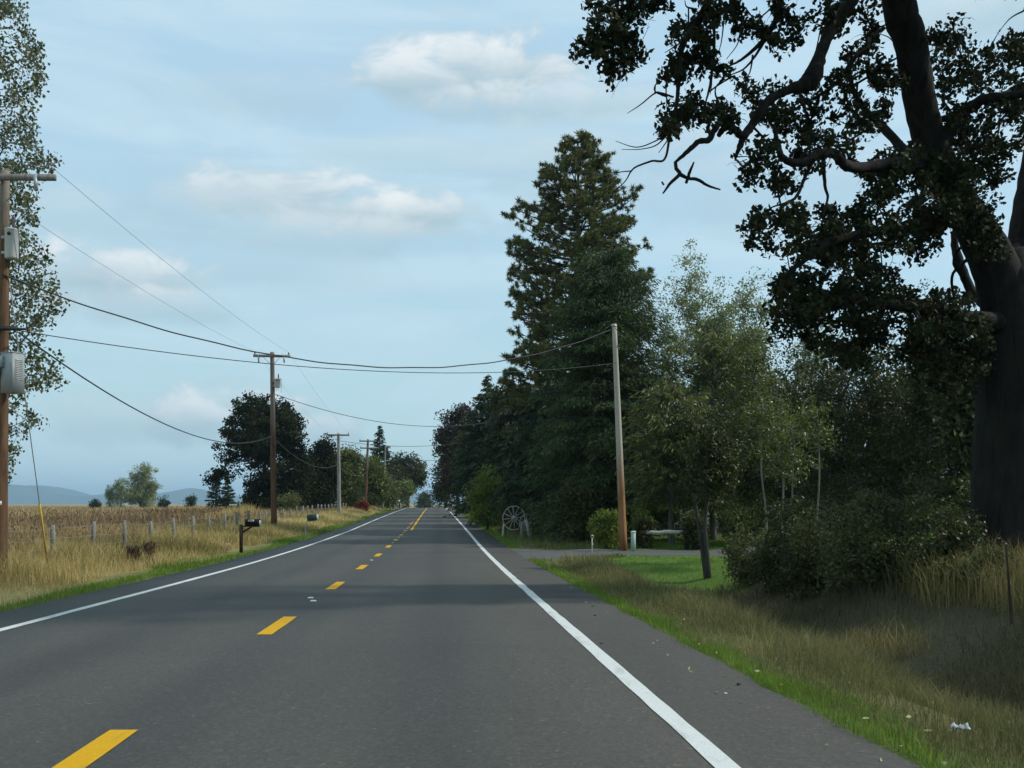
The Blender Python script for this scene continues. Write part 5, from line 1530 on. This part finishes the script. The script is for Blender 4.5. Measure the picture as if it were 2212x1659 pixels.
b = gpy(521, 1194); Ym = b[1]
mbx = thing('mailbox', 'black mailbox with white number plate on a dark wooden post', 'mailbox', b)
hp = ztop(1133, Ym) - b[2]; zb = ztop(1136, Ym)
mb = MB(); mb.add(*box(b + [0, 0, (hp - .1) / 2], (.11, .11, hp + .1), None, .012)); part('post', mb, M['dark_wood'], mbx)
mb = MB(); p0 = b + np.array([.04, 0, hp * .72]); p1_ = np.array([b[0] + .40, Ym, zb - .02]); dv = p1_ - p0; L_ = np.linalg.norm(dv)
mb.add(*box((p0 + p1_) / 2, (L_, .06, .06), roty(-math.atan2(dv[2], dv[0])))); part('brace', mb, M['dark_wood'], mbx)
mb = MB(); mb.add(*box((b[0] + .34, Ym, zb - .019), (.62, .14, .035))); part('shelf', mb, M['dark_wood'], mbx)
R = rotz(math.radians(-6)); cb = np.array([b[0] + .42, Ym, zb])
mb = MB(); mb.add(*mailbox_body(cb, .54, .17, .25, R)); bx_ = part('box', mb, M['black_tin'], mbx)
mb = MB(); mb.add(*box(cb + R @ np.array([.277, 0, .10]), (.012, .165, .2), R, .0)); part('door', mb, M['galv'], mbx, bx_)
mb = MB(); mb.add(*box(cb + R @ np.array([.295, -.05, .05]), (.03, .02, .05), R)); part('latch', mb, M['galv'], mbx, bx_)
cp = cb + R @ np.array([-.03, -.094, .19])
mb = MB(); mb.add(*box(cp, (.21, .012, .07), R)); pl = part('number_plate', mb, M['white_paint'], mbx, bx_)
me = text_mesh('27878', .07, (R @ rotx(math.pi / 2), cp + R @ np.array([0, -.0085, 0]) - np.array(tuple(mbx.location))))
obj('number', me, M['black_print'], bx_)

b = gpy(660, 1157); Y2 = b[1]
mbx2 = thing('mailbox', 'green mailbox on a bent metal pipe beside the left verge', 'mailbox', b)
zb = ztop(1124, Y2)
pp = crom(np.array([b - [0, 0, .1], b + [0, 0, .35], b + [.02, 0, .72], b + [.12, 0, zb - b[2] - .06], b + [.34, 0, zb - b[2] - .03], b + [.55, 0, zb - b[2] - .02]]), 5)
mb = MB(); mb.add(*tube(pp, .024, 8)); part('bent_pipe', mb, M['galv'], mbx2, None, True)
R = rotz(math.radians(-9)) @ roty(math.radians(-5)); cb = np.array([b[0] + .40, Y2, zb])
mb = MB(); mb.add(*mailbox_body(cb, .55, .26, .34, R)); bx_ = part('box', mb, M['green_tin'], mbx2)
mb = MB(); mb.add(*box(cb + R @ np.array([.282, 0, .15]), (.014, .27, .30), R)); part('door', mb, M['tank'], mbx2, bx_)
mb = MB(); mb.add(*box(cb + R @ np.array([0.1, -.14, .2]), (.02, .012, .14), R)); part('flag', mb, M['red_plastic'], mbx2, bx_)
for q, (x, Y, lab) in enumerate([(842, 172, 'small white mailbox at the left verge before the crest'), (860, 176, 'farthest small mailbox on a pale post by the crest')]):
    b = gp(x, Y); mx = thing('mailbox', lab, 'mailbox', b)
    mb = MB(); mb.add(*box(b + [0, 0, .5], (.14, .14, 1.2))); part('post', mb, M['pale_wood'], mx)
    mb = MB(); mb.add(*mailbox_body(b + np.array([0, 0, 1.1]), .7, .3, .4, rotz(.2))); part('box', mb, M['white_paint' if q == 0 else 'galv'], mx)

# ------------------------------------------------------------------ wagon wheels and odd posts by the driveway
def wagon_wheel(label, c, r, R, arc=(0, 360), ns=12, spoke_r=.022, rim=.03):
    base = np.asarray(c, float) - np.array([0, 0, r])
    root = thing('wagon_wheel', label, 'wheel', base, 'old wagon wheels')
    a = np.radians(np.linspace(arc[0], arc[1], 40))
    P = np.stack([np.cos(a) * r, np.zeros(40), np.sin(a) * r], 1) @ R.T + c
    mb = MB(); mb.add(*tube(P, rim, 7)); part('rim', mb, M['pale_wood'], root)
    mb = MB(); ax = R @ np.array([0, 1.0, 0]); mb.add(*tube(np.array([c - ax * .16, c - ax * .08, c + ax * .08, c + ax * .14]), np.array([.06, .095, .095, .06]), 12)); part('hub', mb, M['pale_wood'], root)
    for q in range(ns):
        t_ = math.radians(360 * q / ns + 7)
        d = R @ np.array([math.cos(t_), 0, math.sin(t_)])
        mb = MB(); mb.add(*tube(np.array([c + d * .07, c + d * r * .5, c + d * r * .985]), np.array([spoke_r * 1.2, spoke_r, spoke_r * .9]), 6)); part('spoke', mb, M['pale_wood'], root)
    return root


wagon_wheel('larger pale wagon wheel leaning by the right verge', D(1110, 1119, 53) , .63, rotz(math.radians(-22)) @ rotx(math.radians(-6)), (-42, 300), 12, .017, .022)
wagon_wheel('smaller tilted wagon wheel behind the larger one', D(1135, 1128, 54.2), .46, rotz(math.radians(48)) @ rotx(math.radians(8)), (-20, 320), 10, .018, .026)
def stake(label, b, h, r, lean, mat, name='old_post', n=8):
    root = thing(name, label, 'post', b, 'old posts by the wagon wheels')
    P = np.array([b - [0, 0, .15], b, b + np.array([lean[0] * .5, lean[1] * .5, h * .52]), b + np.array([lean[0], lean[1], h])])
    mb = MB(); mb.add(*tube(P, np.array([r * 1.1, r * 1.1, r, r * .9]), n)); part('shaft', mb, mat, root)
    mb = MB(); mb.add(*tube(np.array([P[-1], P[-1] + [0.0, 0, .02]]), np.array([r * .9, r * .55]), n)); part('worn_top', mb, M['pale_wood'], root)
    return root
stake('leaning pale stake at the left of the wagon wheels', gp(1086, 52.5), .68, .05, (.06, 0), M['pale_wood'])
stake('grey post between the two wagon wheels', gp(1128, 52), .75, .075, (-.02, 0), M['old_wood'])
stake('thick leaning log post right of the wagon wheels', gp(1147, 48.5), .98, .10, (-.22, .1), M['old_wood'])
stake('pale dead branch stake beside the bare fir trunk', gp(1209, 53), 1.35, .025, (-.02, 0), M['pale_wood'])
stake('dark post standing in the ditch grass at the right edge', gp(2185, 14.5), 1.15, .018, (-.08, 0), M['dark_wood'])

# small white reflector stake at the driveway
b = gpy(1279, 1196)
mk = thing('driveway_marker', 'thin white marker stake with round reflector by the driveway', 'marker', b)
mb = MB(); mb.add(*tube(np.array([b - [0, 0, .1], b + [0, 0, .3], b + [.0, 0, .58]]), .014, 8)); part('stake', mb, M['white_paint'], mk)
mb = MB(); cc = b + np.array([0, -.02, .63]); mb.add(*tube(np.array([cc, cc + [0, -.02, 0]]), .055, 16)); rf = part('reflector', mb, M['white_paint'], mk)
mb = MB(); mb.add(*tube(np.array([cc + [0, -.021, 0], cc + [0, -.028, 0]]), .036, 16)); part('lens', mb, M['black_tin'], mk, rf)
mb = MB(); mb.add(*box(b + np.array([.02, -.01, .33]), (.035, .02, .08))); part('tag', mb, M['white_paint'], mk)

# pale green utility pedestal
b = gpy(1368, 1193)
pd = thing('utility_pedestal', 'pale green utility pedestal beside the leaning pole', 'pedestal', b)
hgt = ztop(1147, b[1]) - b[2]
mb = MB(); mb.add(*tube(np.array([b - [0, 0, .1], b + [0, 0, hgt - .05]]), .088, 18)); part('housing', mb, M['pedestal'], pd, None, False)
mb = MB(); mb.add(*tube(np.array([b + [0, 0, hgt - .055], b + [0, 0, hgt - .02], b + [0, 0, hgt]]), np.array([.096, .096, .06]), 18)); part('cap', mb, M['white_paint'], pd)
mb = MB(); mb.add(*tube(np.array([b + [0, 0, .3], b + [0, 0, .315]]), .0905, 18)); part('seam_band', mb, M['galv'], pd)

# log rail
z_ = ztop(1150, 39.2); xa, xb = D(1384, 0, 39.2)[0], D(1490, 0, 39.2)[0]
b = gp(1437, 39.2)
rl = thing('log_rail', 'weathered log rail on short posts beyond the driveway', 'rail', b)
mb = MB(); xs = np.linspace(xa, xb, 9); gg = np.random.default_rng(2)
mb.add(*tube(np.stack([xs, np.full(9, 39.2), z_ + gg.normal(0, .01, 9)], 1), .085 + gg.normal(0, .006, 9), 10)); part('log', mb, M['pale_wood'], rl)
for x in (xa + .12, xb - .12):
    gz_ = float(ground_z(x, 39.2)); mb = MB(); mb.add(*tube(np.array([[x, 39.2, gz_ - .15], [x, 39.2, z_ - .07]]), .095, 10)); part('post', mb, M['dark_wood'], rl)

# shed whose pale roof shows through the leaves
b = ground_pt(22.2, 52.0)
sh = thing('garden_shed', 'shed with pale metal roof glimpsed through leaves left of the oak trunk', 'building', b)
W_, D_, hw, hr = 5.0, 4.0, 2.6, 3.9
mb = MB()
for (x, y, sx, sy) in ((0, -D_ / 2, W_, .12), (0, D_ / 2, W_, .12), (-W_ / 2, 0, .12, D_ - .12), (W_ / 2, 0, .12, D_ - .12)):
    mb.add(*box(b + np.array([x, y, hw / 2]), (sx, sy, hw)))
for x in (-W_ / 2, W_ / 2):
    V = np.array([[x - .06, -D_ / 2, hw], [x - .06, D_ / 2, hw], [x - .06, 0, hr - .06], [x + .06, -D_ / 2, hw], [x + .06, D_ / 2, hw], [x + .06, 0, hr - .06]]) + b
    mb.add(V, [(0, 3, 5, 2), (1, 2, 5, 4), (0, 1, 4, 3)], [(0, 2, 1), (3, 4, 5)])
part('wall', mb, M['siding'], sh)
for sg in (-1, 1):
    mb = MB(); an = math.atan2(hr - hw, D_ / 2); ll = math.hypot(D_ / 2 + .3, (hr - hw) * (D_ / 2 + .3) / (D_ / 2))
    cc = b + np.array([0, sg * (D_ / 4 + .15), hr - (hr - hw) * (D_ / 4 + .15) / (D_ / 2) + .05])
    mb.add(*box(cc, (W_ + .6, ll, .06), rotx(-sg * an)))
    part('roof', mb, M['roof_metal'], sh)
mb = MB(); mb.add(*box(b + np.array([-1.2, -D_ / 2 - .07, 1.0]), (.9, .05, 2.0))); dr = part('door', mb, M['dark_wood'], sh)
mb = MB(); mb.add(*box(b + np.array([-.85, -D_ / 2 - .12, 1.0]), (.04, .06, .12))); part('handle', mb, M['galv'], sh, dr)
mb = MB(); mb.add(*box(b + np.array([1.1, -D_ / 2 - .065, 1.5]), (1.1, .04, .8))); wn = part('window', mb, M['white_paint'], sh)
mb = MB(); mb.add(*box(b + np.array([1.1, -D_ / 2 - .088, 1.5]), (.96, .02, .66))); part('pane', mb, M['dark_glass'], sh, wn)

# litter
pl_ = D(2076, 1592, 6.9); pl_[2] = float(ground_z(pl_[0], pl_[1])) + .05
gg = np.random.default_rng(12)
n = 9; gx, gy = np.meshgrid(np.linspace(-.055, .055, n), np.linspace(-.045, .045, n), indexing='ij')
V = np.stack([gx + gg.normal(0, .005, gx.shape), gy + gg.normal(0, .005, gx.shape), np.abs(gg.normal(0, .018, gx.shape)) + .02], -1).reshape(-1, 3)
i = np.arange(n - 1)[:, None] * n; j = np.arange(n - 1)[None]
Q = np.stack([i + j, i + j + 1, i + n + j + 1, i + n + j], -1).reshape(-1, 4)
V2 = V.copy(); V2[:, 2] -= .004
o = obj('crumpled_paper', mesh_np('crumpled_paper', np.concatenate([V, V2]), np.concatenate([Q, Q[:, ::-1] + n * n])), M['paper'])
o.location = tuple(pl_); tag(o, 'crumpled white paper lying on the right verge', 'litter')
pl_ = gp(500, 34.0)
o = obj('paper_scrap', o.data.copy(), None); o.location = (pl_[0] - .7, pl_[1] + 2.0, float(ground_z(pl_[0] - .7, pl_[1] + 2.0)) + .3)
o.scale = (1.7, 1.4, .5); tag(o, 'pale paper scrap caught in the grass near the black mailbox', 'litter')

# ------------------------------------------------------------------ air
V, Q_, T_ = box((0, 4800, 115), (30000, 21000, 250))
t = NT('haze_air')
pv = t.new('VolumePrincipled')
pv.inputs['Color'].default_value = (.55, .80, 1.0, 1)
pv.inputs['Density'].default_value = 1.25e-4
pv.inputs['Anisotropy'].default_value = .2
t.L.new(pv.outputs[0], t.out.inputs['Volume'])
hz = obj('haze', mesh_np('haze', V, Q_, T_), t.m)
tag(hz, kind='stuff')
